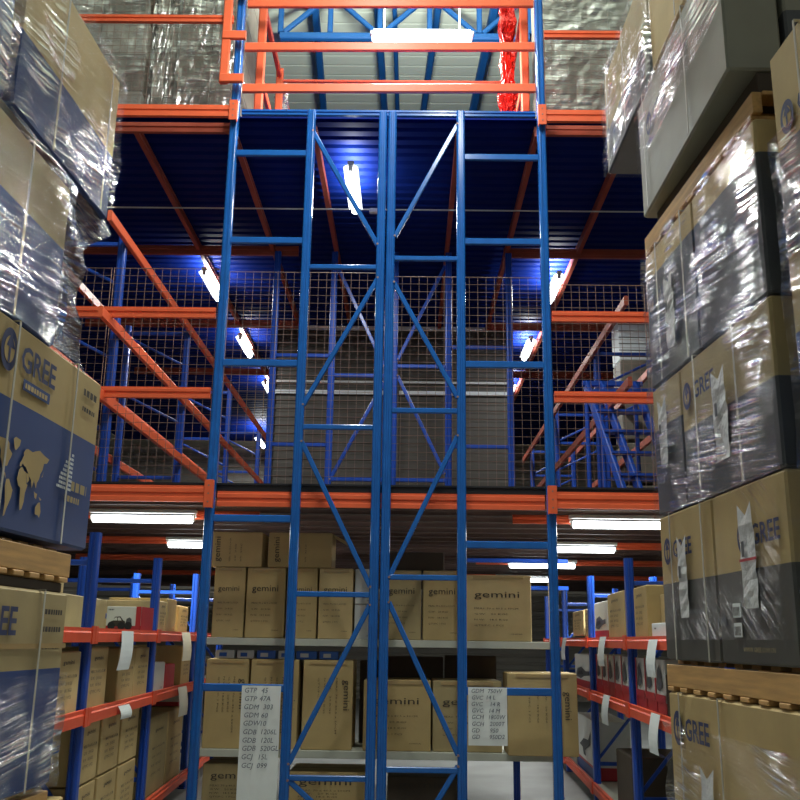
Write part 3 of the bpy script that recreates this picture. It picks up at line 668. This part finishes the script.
# bottom level, two high
lo = [(5.5, 6.75, 'widest, nearest the wrapped stack'), (7.03, 7.55, 'after the first blue post'), (7.62, 8.2, 'second after the first blue post'), (8.27, 8.9, 'third after the first blue post')]
for y0, y1, t in lo:
    rc(-1, y0, y1, z3, .43, 'brown carton on the bottom left shelf, lower layer, '+t, CARD if y0 > 7 else CARD2)
    if y0 > 7: rc(-1, y0, y1, z3+.445, .42, 'brown carton on the bottom left shelf, upper layer, '+t)
rc(-1, 9.4, 10.3, z3, .72, 'large brown carton on the bottom left shelf beyond the second blue post', CARD3)
rc(-1, 10.35, 11.2, z3, .72, 'large brown carton on the bottom left shelf next to the outer blue post', CARD)
# picture box with a toy car
def picture_box(s_, y0, y1, z, h, label, group, kind, place=None):
    k = RK[s_][2]; w = y1-y0; d = .4
    b = MB(); body_rings(b, w, d, h, [(h*.22, REDBOX), (h, WHITEBOX)], c=.004); Y = -.009
    def P(pts, m, yy=Y): b.poly([(x*w, yy, z_*h) for x, z_ in pts], m)
    if kind == 'car':
        P([(.06, .2), (.1, .36), (.2, .42), (.26, .58), (.42, .6), (.5, .44), (.56, .4), (.57, .2)], INK)
        P([(.2, .43), (.27, .55), (.33, .55), (.33, .43)], WHITEBOX, Y-.002); P([(.35, .43), (.35, .55), (.41, .55), (.46, .43)], WHITEBOX, Y-.002)
        P([(.56, .24), (.6, .5), (.68, .56), (.74, .5), (.76, .24)], GREYINK)
        for cx in (.17, .46, .66): b.poly([(w*cx+.035*math.cos(a*.628), Y-.003, h*.22+.035*math.sin(a*.628)) for a in range(10)], BLACK)
        b.box(w*.86, w+.001, Y+.002, Y+.004, 0, h, REDBOX)
        marks(b, w*.06, h*.84, .05, .012, GREYINK, Y-.001)
    elif kind == 'bird':
        P([(.2, .45), (.45, .6), (.7, .62), (.85, .8), (.8, .55), (.6, .45), (.5, .38), (.55, .3), (.42, .3), (.38, .42)], BLACK)
        b.box(0, w, Y+.002, Y+.004, 0, h*.18, BLUEINK)
    elif kind == 'tool':
        P([(.1, .3), (.2, .55), (.45, .62), (.7, .5), (.9, .52), (.9, .4), (.6, .35), (.4, .25)], GREYINK)
        P([(.2, .35), (.3, .48), (.5, .5), (.55, .4)], BLACK, Y-.002)
    elif kind == 'red':
        b.box(0, w*.12, Y+.002, Y+.004, 0, h, REDBOX); b.box(w*.12, w, Y+.002, Y+.004, h*.22, h*.36, REDBOX)
        P([(.25, .45), (.3, .8), (.5, .9), (.7, .75), (.8, .5), (.5, .42)], GREYINK)
    if s_ < 0: p = rp(s_, y0, .03, z); rz = math.pi/2+math.atan(-k)
    else: p = rp(s_, y1, .03, z); rz = -math.pi/2+math.atan(-k)
    if place: p = place; rz = place[2]; b.box(w+.0035, w+.0045, 0, d, 0, h, REDBOX)
    tag(b.build('picture_box', None, (p[0], p[1], z), rz, True), label, 'box', group)
picture_box(-1, 0, .31, z1_, .215, 'white and red box printed with a dark car on the top left shelf', 'picture boxes', 'car', place=(-2.70, 8.6, 0))
picture_box(-1, 10.9, 11.19, z3+.735, .2, 'white and red box low beside the outer blue post on the left', 'picture boxes', 'red')
# right rack goods
rc(1, 11.6, 12.6, z1_+.04, .3, 'pale carton on the top right shelf, farthest', CARD2)
rc(1, 11.03, 11.45, z1_, .34, 'brown carton on the top right shelf beside the farther blue post', CARD)
rc(1, 8.85, 9.75, z1_, .43, 'brown carton on the top right shelf between the two nearer blue posts')
rc(1, 7.8, 8.35, z1_, .42, 'brown carton on the top right shelf just before the nearest blue post')
rc(1, 6.9, 7.75, z1_+.0, .34, 'brown carton on the top right shelf against the wrapped stack', inset=.12)
b = MB(); b.box(0, .5, 0, .1, 0, .11, PAPER, c=.004); marks(b, .08, .065, .06, .012, GREYINK, -.002)
tag(b.build('flat_box', None, rp(1, 7.55, .0, 1.722), -math.pi/2, True), 'small flat white box before the carton against the wrapped stack', 'box')
picture_box(1, 9.85, 10.75, z1_, .38, 'white and red picture box on the top right shelf before the second blue post', 'picture boxes', 'tool')
picture_box(1, 11.1, 12.6, z2, .38, 'white box with a dark tool printed on it, farthest on the middle right shelf', 'picture boxes', 'tool')
picture_box(1, 11.1, 12.6, z3, .62, 'large white box with a black bird-like tool shape low on the right rack', 'picture boxes', 'bird')
yy = 8.8
for i in range(5):
    picture_box(1, yy, yy+.36, z2, .4, 'tall red and white box on the middle right shelf, %s from the nearest blue post' % ['first', 'second', 'third', 'fourth', 'fifth'][i], 'red boxes on the middle right shelf', 'red'); yy += .39
for i in range(3):
    picture_box(1, 7.3+i*.39, 7.66+i*.39, z2, .4, 'red box on the middle right shelf toward the wrapped stack, %s' % ['closest to the stack', 'in the middle of three', 'closest to the blue post'][i], 'red boxes on the middle right shelf', 'red')
rc(1, 6.9, 7.25, z2, .3, 'dark carton on the middle right shelf touching the wrapped stack', DARKCARD, 'plain')
rc(1, 8.8, 9.6, z3, .5, 'dark brown carton on the bottom right shelf', DARKCARD, 'plain')
rc(1, 7.0, 8.3, z3, .55, 'dull grey carton on the bottom right shelf behind the last hanging tag', DARKCARD, 'plain', inset=.3, d=.4)
# hanging paper tags
def htag(s_, y, z0, z1, w, label, lean=0):
    p = rp(s_, y, -.055, z0); b = MB(); h = z1-z0; n = 6
    sh = [(i/n) for i in range(n+1)]
    vs = []
    for t in (0, .0015):
        for u in sh:
            for yv in (-w/2, w/2): vs.append((s_*(-.03*math.sin((1-u)*2.2))-s_*t, yv+lean*(1-u), h*u))
    K = 2*(n+1)
    fs = [[k*2, k*2+1, k*2+3, k*2+2] for k in range(n)]+[[K+k*2+2, K+k*2+3, K+k*2+1, K+k*2] for k in range(n)]
    b.add(vs, fs, PAPER)
    tag(b.build('paper_tag', None, p, 0, True), label, 'paper tag', 'paper tags on the side rack beams')
htag(1, 9.65, 1.46, 1.74, .30, 'white paper tag on the top right beam, second from the wrapped stack')
htag(1, 7.25, 1.44, 1.71, .26, 'white paper tag on the top right beam beside the wrapped stack')
htag(1, 12.9, 1.46, 1.74, .3, 'white paper tag on the top right beam, farthest')
htag(1, 9.55, .92, 1.19, .30, 'white paper tag on the middle right beam, second from the wrapped stack')
htag(1, 7.3, .90, 1.18, .26, 'white paper tag on the middle right beam beside the wrapped stack')
htag(1, 12.7, .92, 1.19, .3, 'white paper tag on the middle right beam, farthest')
htag(-1, 7.88, 1.42, 1.72, .33, 'white paper tag curling from the top left beam below the car box', lean=-.14)
htag(-1, 10.6, 1.43, 1.73, .4, 'white paper tag on the top left beam beside the outer post')
htag(-1, 10.6, .86, 1.16, .4, 'white paper tag on the middle left beam beside the outer post')
htag(-1, 7.95, 1.04, 1.14, .3, 'small torn paper tag on the middle left beam')

# ------------------------------------------------------------------ big wrapped stacks in the camera's aisle
# local frame: x = reading direction, y = into the stack, origin on the aisle face
def emblem(b, x, z, r, m, m2, Y):
    b.poly([(x+r*.8*math.cos(a*math.pi/12), Y, z+r*math.sin(a*math.pi/12)) for a in range(24)], m)
    b.poly([(x+r*.5*math.cos(a*math.pi/12), Y-.001, z+r*.62*math.sin(a*math.pi/12)) for a in range(24)], m2)
    b.add([(x-r*.1, Y-.002, z-r*.6), (x+r*.1, Y-.002, z-r*.6), (x+r*.1, Y-.002, z+r*.1), (x+r*.5, Y-.002, z+r*.1), (x, Y-.002, z+r*.8), (x-r*.35, Y-.002, z+r*.1), (x-r*.1, Y-.002, z+r*.1)], [[0, 1, 2, 3, 4, 5, 6]], m)
CONT = [
 [(-165, 62), (-150, 70), (-125, 71), (-95, 72), (-82, 66), (-80, 58), (-60, 52), (-66, 45), (-75, 38), (-81, 30), (-84, 29), (-97, 27), (-96, 20), (-88, 17), (-82, 9), (-92, 14), (-105, 20), (-114, 31), (-124, 40), (-125, 50), (-140, 60)],
 [(-78, 8), (-62, 10), (-50, 2), (-35, -6), (-39, -18), (-48, -28), (-58, -38), (-66, -50), (-74, -52), (-71, -30), (-76, -14), (-81, -4)],
 [(-50, 62), (-42, 60), (-22, 70), (-18, 80), (-50, 82), (-62, 77)],
 [(-17, 15), (-9, 31), (0, 36), (10, 37), (20, 32), (33, 31), (43, 12), (51, 11), (40, -4), (39, -18), (30, -32), (19, -35), (12, -17), (9, 2), (-5, 5)],
 [(-9, 37), (-9, 43), (0, 48), (5, 54), (10, 57), (6, 62), (18, 69), (30, 71), (60, 69), (80, 73), (105, 77), (140, 72), (175, 69), (160, 60), (142, 58), (135, 45), (125, 38), (120, 28), (108, 20), (105, 10), (98, 15), (88, 22), (78, 8), (70, 21), (58, 25), (48, 30), (36, 36), (27, 40), (18, 40), (8, 44), (0, 38)],
 [(35, 30), (45, 13), (58, 20), (50, 30)],
 [(96, 4), (104, -6), (114, -8), (118, 2), (108, 2)], [(114, -22), (130, -13), (142, -11), (153, -27), (147, -38), (135, -34), (116, -34)], [(130, -2), (150, -6), (140, -8)], [(139, 36), (145, 44), (141, 34), (132, 32)]]
def ac_box(origin, rz, w, d, h, label, split, low, top=CARD, logo=None, wmap=None, straps=(), pouch=(), extra=None, cat='carton', ink=NAVYINK, group='large wrapped cartons', desc=None):
    """big appliance carton with a coloured lower band; logo=(x,z,h)"""
    b = MB(); body_rings(b, w, d, h, [(h*split, low), (h, top)] if split > 0 else [(h, top)], c=.01); Y = -.009
    for (a0, a1) in ((.012, d/2-.003), (d/2+.003, d-.012)): b.box(.012, w-.012, a0, a1, h-.001, h+.002, top)
    if logo:
        for (lx, lz, lh) in (logo if isinstance(logo, list) else [logo]):
            emblem(b, lx, lz+lh*.45, lh*.85, ink, top, Y)
            put_text(b, 'GREE', lx+lh*1.1, lz, lh, ink, Y, width=lh*3.3, bold=.02)
    if wmap:
        mx, mz, mw, mh = wmap
        for c in CONT: b.poly([(mx+(lo_+170)/350*mw, Y, mz+(la+55)/135*mh) for lo_, la in c], top)
    if extra: extra(b, w, h, Y)
    o = tag(b.build('appliance_carton', None, origin, rz, True), label, cat, group)
    for sx in straps:
        t = MB(); t.box(sx-.007, sx+.007, -.0165, -.0145, 0.0, h, STRAP); t.box(sx-.007, sx+.007, -.0165, .25, h+.002, h+.004, STRAP); t.build('strap', o, local=True)
    for (px, pz, pw, ph) in pouch:
        t = MB(); n = 10; rnd = random.Random(px*10+pz); vs = []
        for k in range(n+1):
            for i in (0, .5, 1):
                dz = (.05*abs(i-.5)*2 if k == n else 0)
                vs.append((px+pw*i+rnd.uniform(-.004, .004), -.02-rnd.uniform(0, .008), pz+ph*k/n+dz))
        t.add(vs, [[k*3+i, k*3+i+1, k*3+i+4, k*3+i+3] for k in range(n) for i in (0, 1)], POUCH)
        t.box(px+pw*.2, px+pw*.4, -.031, -.0305, pz+ph*.55, pz+ph*.72, GREYINK); t.box(px, px+pw*1.2, -.031, -.0305, pz+ph*.5, pz+ph*.53, REDBOX) if abs(ph-.37) < .001 else None
        t.build('document_pouch', o, local=True)
    return o
def pallet(origin, rz, w, d, label, h=.14, group='wooden pallets', toph=.02):
    e = empty('wooden_pallet', origin, label, 'pallet', group, rz)
    n = 9
    for i in range(n):
        b = MB(); x = .01+i*(w-.02-.1)/(n-1); b.box(x, x+.09, .06, d, h-toph, h, WOOD, c=.003); b.build('top_board', e, local=True)
    for y0 in (0.003, d/2-.02, d-.045):
        b = MB(); b.box(0, w, y0, y0+.042, .022, h-toph-.001, WOOD, c=.003); b.build('stringer', e, local=True)
    for i in range(n):
        b = MB(); x = .01+i*(w-.02-.1)/(n-1); b.box(x, x+.09, 0, d, 0, .02, WOOD, c=.003); b.build('bottom_board', e, local=True)
    return e
def film(name, origin, rz, w, d, z0, z1, m, label, bul=.02, seed=1, parent=None, ends=(True, True), top=False):
    """loose stretch film around the aisle face and both ends of a load, local frame as ac_box"""
    b = MB(); rnd = random.Random(seed); off = .017
    path = []
    if ends[0]: path += [(-off, d*.6), (-off, d*.3)]
    nseg = 18
    path += [(-off+(w+2*off)*i/nseg, -off) for i in range(nseg+1)]
    if ends[1]: path += [(w+off, d*.3), (w+off, d*.6)]
    nz = 18; P = len(path); ph = rnd.uniform(0, 6)
    vs = []
    for k in range(nz+1):
        z = z0+(z1-z0)*k/nz
        for i, (x, y) in enumerate(path):
            a = max(0, math.sin(i*.9+k*.7+ph))*bul*.5+rnd.uniform(0, bul*.25)
            if y < 0: y -= a
            elif x < 0: x -= a
            else: x += a
            vs.append((x, y, z))
    b.add(vs, [[k*P+i, k*P+i+1, (k+1)*P+i+1, (k+1)*P+i] for k in range(nz) for i in range(P-1)], m, True)
    return tag(b.build(name, None, origin, rz, True), label, 'plastic wrap', 'stretch film around the stacks')

# -- left stack : face line through (-1.40-ish,4.2), direction away (.04,1)
aL = math.atan(.04); rL = math.pi/2-aL
def LP(t, z, off=0):   # t metres nearer than the far corner
    return (-1.435-.04*t-off, 4.2-t, z)
def lbox(t0, t1, z0, z1, label, **kw):   # t0 far end, t1 near end
    return ac_box(LP(t1, z0), rL, t1-t0, 1.0, z1-z0, label, **kw)
def ex_L1(b, w, h, Y):
    put_text(b, 'GENERAL', w-.93, h*.655, .02, CARD, Y, res=1) if False else None
    b.box(w-.80, w-.56, Y-.001, Y+.001, h*.69, h*.745, BLUEINK); marks(b, w-.785, h*.702, .20, .02, CARD2, Y-.002)
    for i, wd in enumerate((.02, .05, .08, .09, .10, .12, .13, .13, .15)):
        marks(b, w-.26-wd, h*(.485-.024*i), wd, .011, PAPER, Y-.001, i)
    marks(b, w-.26, h*.30, .17, .04, CARD3, Y-.001, 11); marks(b, w-.32, h*.235, .16, .025, CARD3, Y-.001, 12)
    marks(b, w-.22, h*.86, .15, .03, INK, Y, 13); marks(b, w-.22, h*.77, .15, .02, INK, Y, 14)
def ex_L0(b, w, h, Y):
    for i in range(3): marks(b, w-.24, h*(.88-.09*i), .17, .02, INK, Y, i)
    b.box(0, w, Y-.001, Y+.001, h*.705, h*.73, TAPE)
lbox(0, 1.25, 2.045, 2.81, 'large carton with blue world map panel, third layer of the left stack', split=.62, low=BLUEINK, top=CARD, logo=(.31, .60, .095), wmap=(.277, .04, .48, .30), straps=(.36, .93), extra=ex_L1)
lbox(.55, 1.8, 2.815, 3.52, 'large film-wrapped brown and blue carton standing back on the map carton', split=.6, low=BLUEINK, top=CARD3, straps=(.85,), logo=(.1, .5, .09))
lbox(.13, 1.13, 3.575, 4.31, 'shiny wrapped brown and blue carton jutting out at the top of the left stack', split=.44, low=BLUEINK, top=CARD2, straps=(.34, .87))
lbox(.15, 1.4, 1.10, 1.85, 'large brown and blue carton under the pallet, lowest one visible on the left', split=.6, low=BLUEINK, top=CARD3, logo=(.33, .58, .10), straps=(.98,), extra=ex_L0)
pallet(LP(1.40, 1.895), rL, 1.25, 1.0, 'wooden pallet under the world map carton in the left stack')
pallet(LP(1.4, .955), rL, 1.25, 1.0, 'wooden pallet low in the left stack, just under the lowest carton')
lbox(.15, 1.4, .15, .95, 'hidden-side brown carton at the foot of the left stack', split=.5, low=BLUEINK, top=CARD)
pallet(LP(1.4, 0), rL, 1.25, 1.0, 'wooden pallet standing on the floor under the left stack')
b = MB(); b.box(0, 1.2, .02, 1.0, 0, .05, DARKCARD, c=.004); tag(b.build('cardboard_sheet', None, LP(1.80, 3.523), rL, True), 'cardboard sheet lying between the two upper cartons of the left stack', 'cardboard sheet')
b = MB(); b.box(0, 1.2, .02, 1.0, 0, .04, DARKCARD, c=.004); tag(b.build('cardboard_sheet', None, LP(1.38, 1.853), rL, True), 'dark sheet filling the shadow gap under the pallet of the map carton', 'cardboard sheet')  # dark sheet stands in for the shadow gap below the pallet
film('stretch_film', LP(1.8, 2.80), rL, 1.25, 1.0, 0, .74, WRAP_L, 'clear film with bright creases round the carton above the map carton', seed=2, bul=.02)
film('stretch_film', LP(1.13, 3.56), rL, 1.0, 1.0, 0, .78, WRAP_L, 'clear film with glaring highlights round the uppermost left carton', seed=5, bul=.03)
film('stretch_film', LP(1.4, 1.09), rL, 1.25, 1.0, 0, .44, WRAP_L, 'torn clear film round the blue part of the lowest left carton', seed=8, bul=.02)
# film strip stretched past the set-back carton
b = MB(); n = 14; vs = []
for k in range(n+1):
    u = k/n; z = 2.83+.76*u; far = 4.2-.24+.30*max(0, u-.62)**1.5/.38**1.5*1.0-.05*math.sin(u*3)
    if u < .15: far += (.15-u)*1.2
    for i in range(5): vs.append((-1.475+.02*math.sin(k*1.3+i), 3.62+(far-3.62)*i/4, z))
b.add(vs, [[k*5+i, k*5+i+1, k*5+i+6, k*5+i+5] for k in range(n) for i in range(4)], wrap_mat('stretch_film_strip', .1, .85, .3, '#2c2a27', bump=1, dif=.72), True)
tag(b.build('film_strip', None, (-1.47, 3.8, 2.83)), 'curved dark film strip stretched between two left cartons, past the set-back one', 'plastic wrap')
# nearer left stack
lbox(1.19, 2.4, 3.55, 4.4, 'dark navy wrapped carton cut off by the top left corner of the picture', split=.9, low=BLUEINK, top=CARD3)
film('stretch_film', LP(2.4, 3.54), rL, 1.21, 1.0, 0, .88, WRAP_L, 'clear film round the dark navy carton in the top left corner', seed=12, bul=.03)

# -- right stack
aR = .0415; rR = -math.pi/2+math.atan(.0) + math.atan(.063)*1.0
def RP(t, z, off=0):   # t metres nearer than the far corner
    return (1.325+.055*t+off, 5.0-t, z)
rR = -math.pi/2+math.atan(.055)
def rbox(t0, t1, z0, z1, label, **kw): return ac_box(RP(t0, z0, kw.pop('off', 0)), rR, t1-t0, kw.pop('d', 1.0), z1-z0, label, **kw)
def ex_R1(b, w, h, Y):
    b.box(w*.2, w*.42, Y-.001, Y+.001, h*.40, h*.42, GREYINK); b.box(w*.2, w*.36, Y-.001, Y+.001, h*.34, h*.36, GREYINK)
    marks(b, w*.5, h*.3, .2, .02, GREYINK, Y-.002, 2); marks(b, w*.55, h*.24, .17, .018, GREYINK, Y-.002, 3)
def ex_R1b(b, w, h, Y):
    for zz in (.26, .15):
        b.box(w*.24, w*.35, Y-.002, Y, h*zz, h*(zz+.08), PAPER)
        for i in range(5): b.box(w*(.25+i*.018), w*(.258+i*.018), Y-.003, Y-.002, h*(zz+.01), h*(zz+.06), INK)
    b.box(w*.05, w*.14, Y-.002, Y, h*.22, h*.27, GREYINK)
    put_text(b, 'WWW.GREE.COM.CN', w*.35, h*.07, .018, CARD3, Y-.001, width=.3, res=1)
G2 = GREYINK2
rbox(0, .745, 1.602, 2.325, 'brown over dark grey carton on the right pallet, farther one of the bottom pair', split=.52, low=G2, top=CARD, logo=(.13, .50, .08), straps=(.20, .64), pouch=((.32, .20, .12, .34),), extra=ex_R1, group='cartons of the right stack')
rbox(.755, 1.5, 1.602, 2.325, 'brown over dark grey carton on the right pallet, nearer one with barcode labels', split=.52, low=G2, top=CARD, logo=(.33, .47, .08), straps=(), pouch=((.335, .22, .14, .37),), extra=ex_R1b, group='cartons of the right stack')
rbox(0, .44, 2.335, 3.02, 'narrow carton of the middle layer in the right stack, far side', split=.66, low=GREYINK, top=CARD3, pouch=((.15, .24, .12, .3),), straps=(), group='cartons of the right stack')
rbox(.45, 1.5, 2.335, 3.02, 'wide brown and grey carton of the middle layer in the right stack', split=.52, low=GREYINK, top=CARD3, logo=(.10, .48, .08), straps=(.22, .7), pouch=((.46, .12, .15, .36),), group='cartons of the right stack')
rbox(0, .745, 3.03, 3.80, 'grey carton with pale top edge under the upper pallet, farther one', split=.80, low=GREYINK, top=CARD2, logo=(.10, .42, .075), straps=(.22, .62), pouch=((.36, .12, .12, .34),), group='cartons of the right stack')
rbox(.755, 1.5, 3.03, 3.80, 'grey carton with glaring film under the upper pallet, nearer one', split=.80, low=GREYINK, top=CARD2, straps=(), group='cartons of the right stack')
pallet(RP(-.02, 1.452), rR, 1.6, 1.0, 'pale wooden pallet low in the right stack, between the grey carton and the wrapped one', h=.148)
pallet(RP(0, 3.805), rR, 1.5, 1.0, 'wooden pallet high in the right stack under the plain grey carton', h=.14)
rbox(0, 1.5, .60, 1.447, 'large wrapped brown carton under the pale pallet in the right stack', split=0, low=G2, top=CARD, logo=(.14, .64, .095), straps=(.19, .70), group='cartons of the right stack', pouch=((.46, .05, .15, .45),))
rbox(0, 1.5, .15, .595, 'brown carton at the foot of the right stack', split=0, low=G2, top=CARD, group='cartons of the right stack')
pallet(RP(0, 0), rR, 1.5, 1.0, 'wooden pallet standing on the floor under the right stack')
ac_box((1.335, 5.02, 4.06), -math.pi/2, 1.47, .24, .70, 'grey carton with visible dark underside on the upper right pallet', split=.45, low=OLIVE, top=OLIVE, straps=(.16, .95), logo=(.25, .43, .08), group='upper right cartons')
ac_box((1.33, 5.85, 4.78), -math.pi/2, 1.17, 1.0, .72, 'brightly wrapped carton jutting out beyond the top of the right stack', split=.4, low=GREYINK, top=CARD3, straps=(.12, .6), group='upper right cartons')
ac_box((1.335, 4.66, 4.78), -math.pi/2, 1.1, .8, .72, 'carton at the top edge of the picture above the plain grey one', split=0, low=GREYINK, top=CARD2, straps=(.5,), group='upper right cartons')
b = MB(); b.box(0, 1.4, .5, 1.0, 0, .11, CARD3, c=.004); tag(b.build('cardboard_sheet', None, RP(.04, 3.947), rR, True), 'brown packing slab on the upper right pallet behind the grey carton', 'cardboard sheet')
b = MB(); b.box(0.03, 1.4, .06, .45, 0, .11, DARKCARD, c=.004); tag(b.build('packing_block', None, RP(.04, 3.947), rR, True), 'dark packing block between the upper right pallet and the grey carton', 'packing block')
ac_box((1.60, 5.0, 4.06), -math.pi/2, 1.45, .6, .70, 'carton behind the grey one on the upper right pallet', split=.42, low=GREYINK, top=OLIVE, group='upper right cartons')
film('stretch_film', RP(0, 2.32), rR, 1.5, 1.0, 0, 1.49, WRAP_R, 'clear film with glare round the two upper layers of the right stack', seed=21, bul=.02, ends=(True, False))
film('stretch_film', RP(0, 1.60), rR, 1.5, 1.0, 0.1, .735, wrap_mat('stretch_film_faint', -.7, .03, .22, bump=.6), 'thin clear film round the bottom pair of cartons in the right stack', seed=22, bul=.01)
film('stretch_film', RP(0, .60), rR, 1.5, 1.0, 0, .70, WRAP_R, 'crinkled clear film round the carton under the pale pallet', seed=23, bul=.03)
film('stretch_film', (1.33, 5.85, 4.77), -math.pi/2, 1.17, 1.0, 0, .75, WRAP_R, 'glaring clear film round the topmost right carton', seed=24, bul=.03)
film('stretch_film', (1.335, 5.02, 4.36), -math.pi/2, 1.47, .24, 0, .395, WRAP_R, 'clear film round the upper part of the grey carton', seed=25, bul=.01, ends=(True, False))
# nearer right stack
def NP(t, z): return (1.425+.055*t, 3.34-t, z)
ng = 'cartons of the nearer right stack'
ac_box(NP(0, 3.12), rR, 1.2, 1.0, .84, 'brown carton over grey at the right edge of the picture, topmost of the nearer stack', .5, GREYINK, CARD, logo=(.12, .48, .08), straps=(.25,), wmap=(.3, .06, .5, .3), group=ng)
ac_box(NP(0, 2.30), rR, 1.2, 1.0, .81, 'wrapped brown and blue carton at the right picture edge, second down in the nearer stack', .62, BLUEINK, CARD3, group=ng)
ac_box(NP(0, 1.48), rR, 1.2, 1.0, .81, 'dark grey carton at the right edge, third down in the nearer stack', .7, G2, CARD3, group=ng)
pallet(NP(0, 1.335), rR, 1.2, 1.0, 'wooden pallet in the nearer right stack')
ac_box(NP(0, .15), rR, 1.2, 1.0, 1.18, 'tall brown carton at the foot of the nearer right stack', 0, G2, CARD, group=ng)
pallet(NP(0, 0), rR, 1.2, 1.0, 'wooden pallet on the floor under the nearer right stack')
film('stretch_film', NP(0, 2.30), rR, 1.2, 1.0, 0, 1.3, WRAP_R, 'clear film with sparkling creases round the nearer right stack', seed=31, bul=.02)

# -- wrapped goods on the upper deck
def goods(x0, x1, y, z0, z1, label, m):
    e = empty('wrapped_pallet_load', ((x0+x1)/2, y, z0), label, 'wrapped load', 'wrapped loads on the upper deck'); o = e.location
    b = MB(); k = 0; n = 5; hh = (z1-z0-.12)/n
    for i in range(n):
        for j in range(2):
            w = (x1-x0)/2; b.box(x0+j*w+.004, x0+(j+1)*w-.004, y, y+1.0, z0+.12+i*hh+.004, z0+.12+(i+1)*hh-.004, m if (i+j) % 2 else DARKGOODS, c=.006)
    b.build('carton_block', e, o)
    b = MB(); b.box(x0, x1, y, y+1.0, z0, z0+.1, WOOD, c=.005); b.build('pallet', e, o)
    b = MB(); nx, nz = 20, 26; vs = []; rnd = random.Random(label)
    for kz in range(nz+1):
        for i in range(nx+1): vs.append((x0-.03+(x1-x0+.06)*i/nx, y-.03-rnd.uniform(0, .025), z0+.05+(z1-z0)*kz/nz))
    b.add(vs, [[kz*(nx+1)+i, kz*(nx+1)+i+1, (kz+1)*(nx+1)+i+1, (kz+1)*(nx+1)+i] for kz in range(nz) for i in range(nx)], WRAP_H); b.build('stretch_film', e, o)
goods(-4.6, -3.42, 10.45, 7.675, 10.4, 'tall film-wrapped grey load on the upper deck, farther left behind the rail', FOILPALE)
goods(-2.98, -2.16, 10.45, 7.675, 10.4, 'tall film-wrapped brown load on the upper deck beside the left outer post', DARKGOODS)
goods(-3.36, -3.04, 10.6, 7.675, 10.4, 'narrow wrapped load on the upper deck between two wider ones', FOILPALE)
goods(1.62, 3.3, 10.45, 7.675, 10.4, 'film-wrapped dark load on the upper deck right of the right outer post', DARKGOODS)

# ------------------------------------------------------------------ world and view
w = bpy.data.worlds.new('world'); S.world = w; w.use_nodes = True
bg = w.node_tree.nodes['Background']; bg.inputs[0].default_value = (.88, .94, .93, 1); bg.inputs[1].default_value = .16
S.view_settings.view_transform = 'Standard'; S.view_settings.look = 'None'; S.view_settings.exposure = .42; S.view_settings.gamma = 1
S.view_settings.use_curve_mapping = False
S.cycles.use_denoising = True; S.cycles.max_bounces = 8; S.cycles.transparent_max_bounces = 12
S.cycles.sample_clamp_indirect = 4
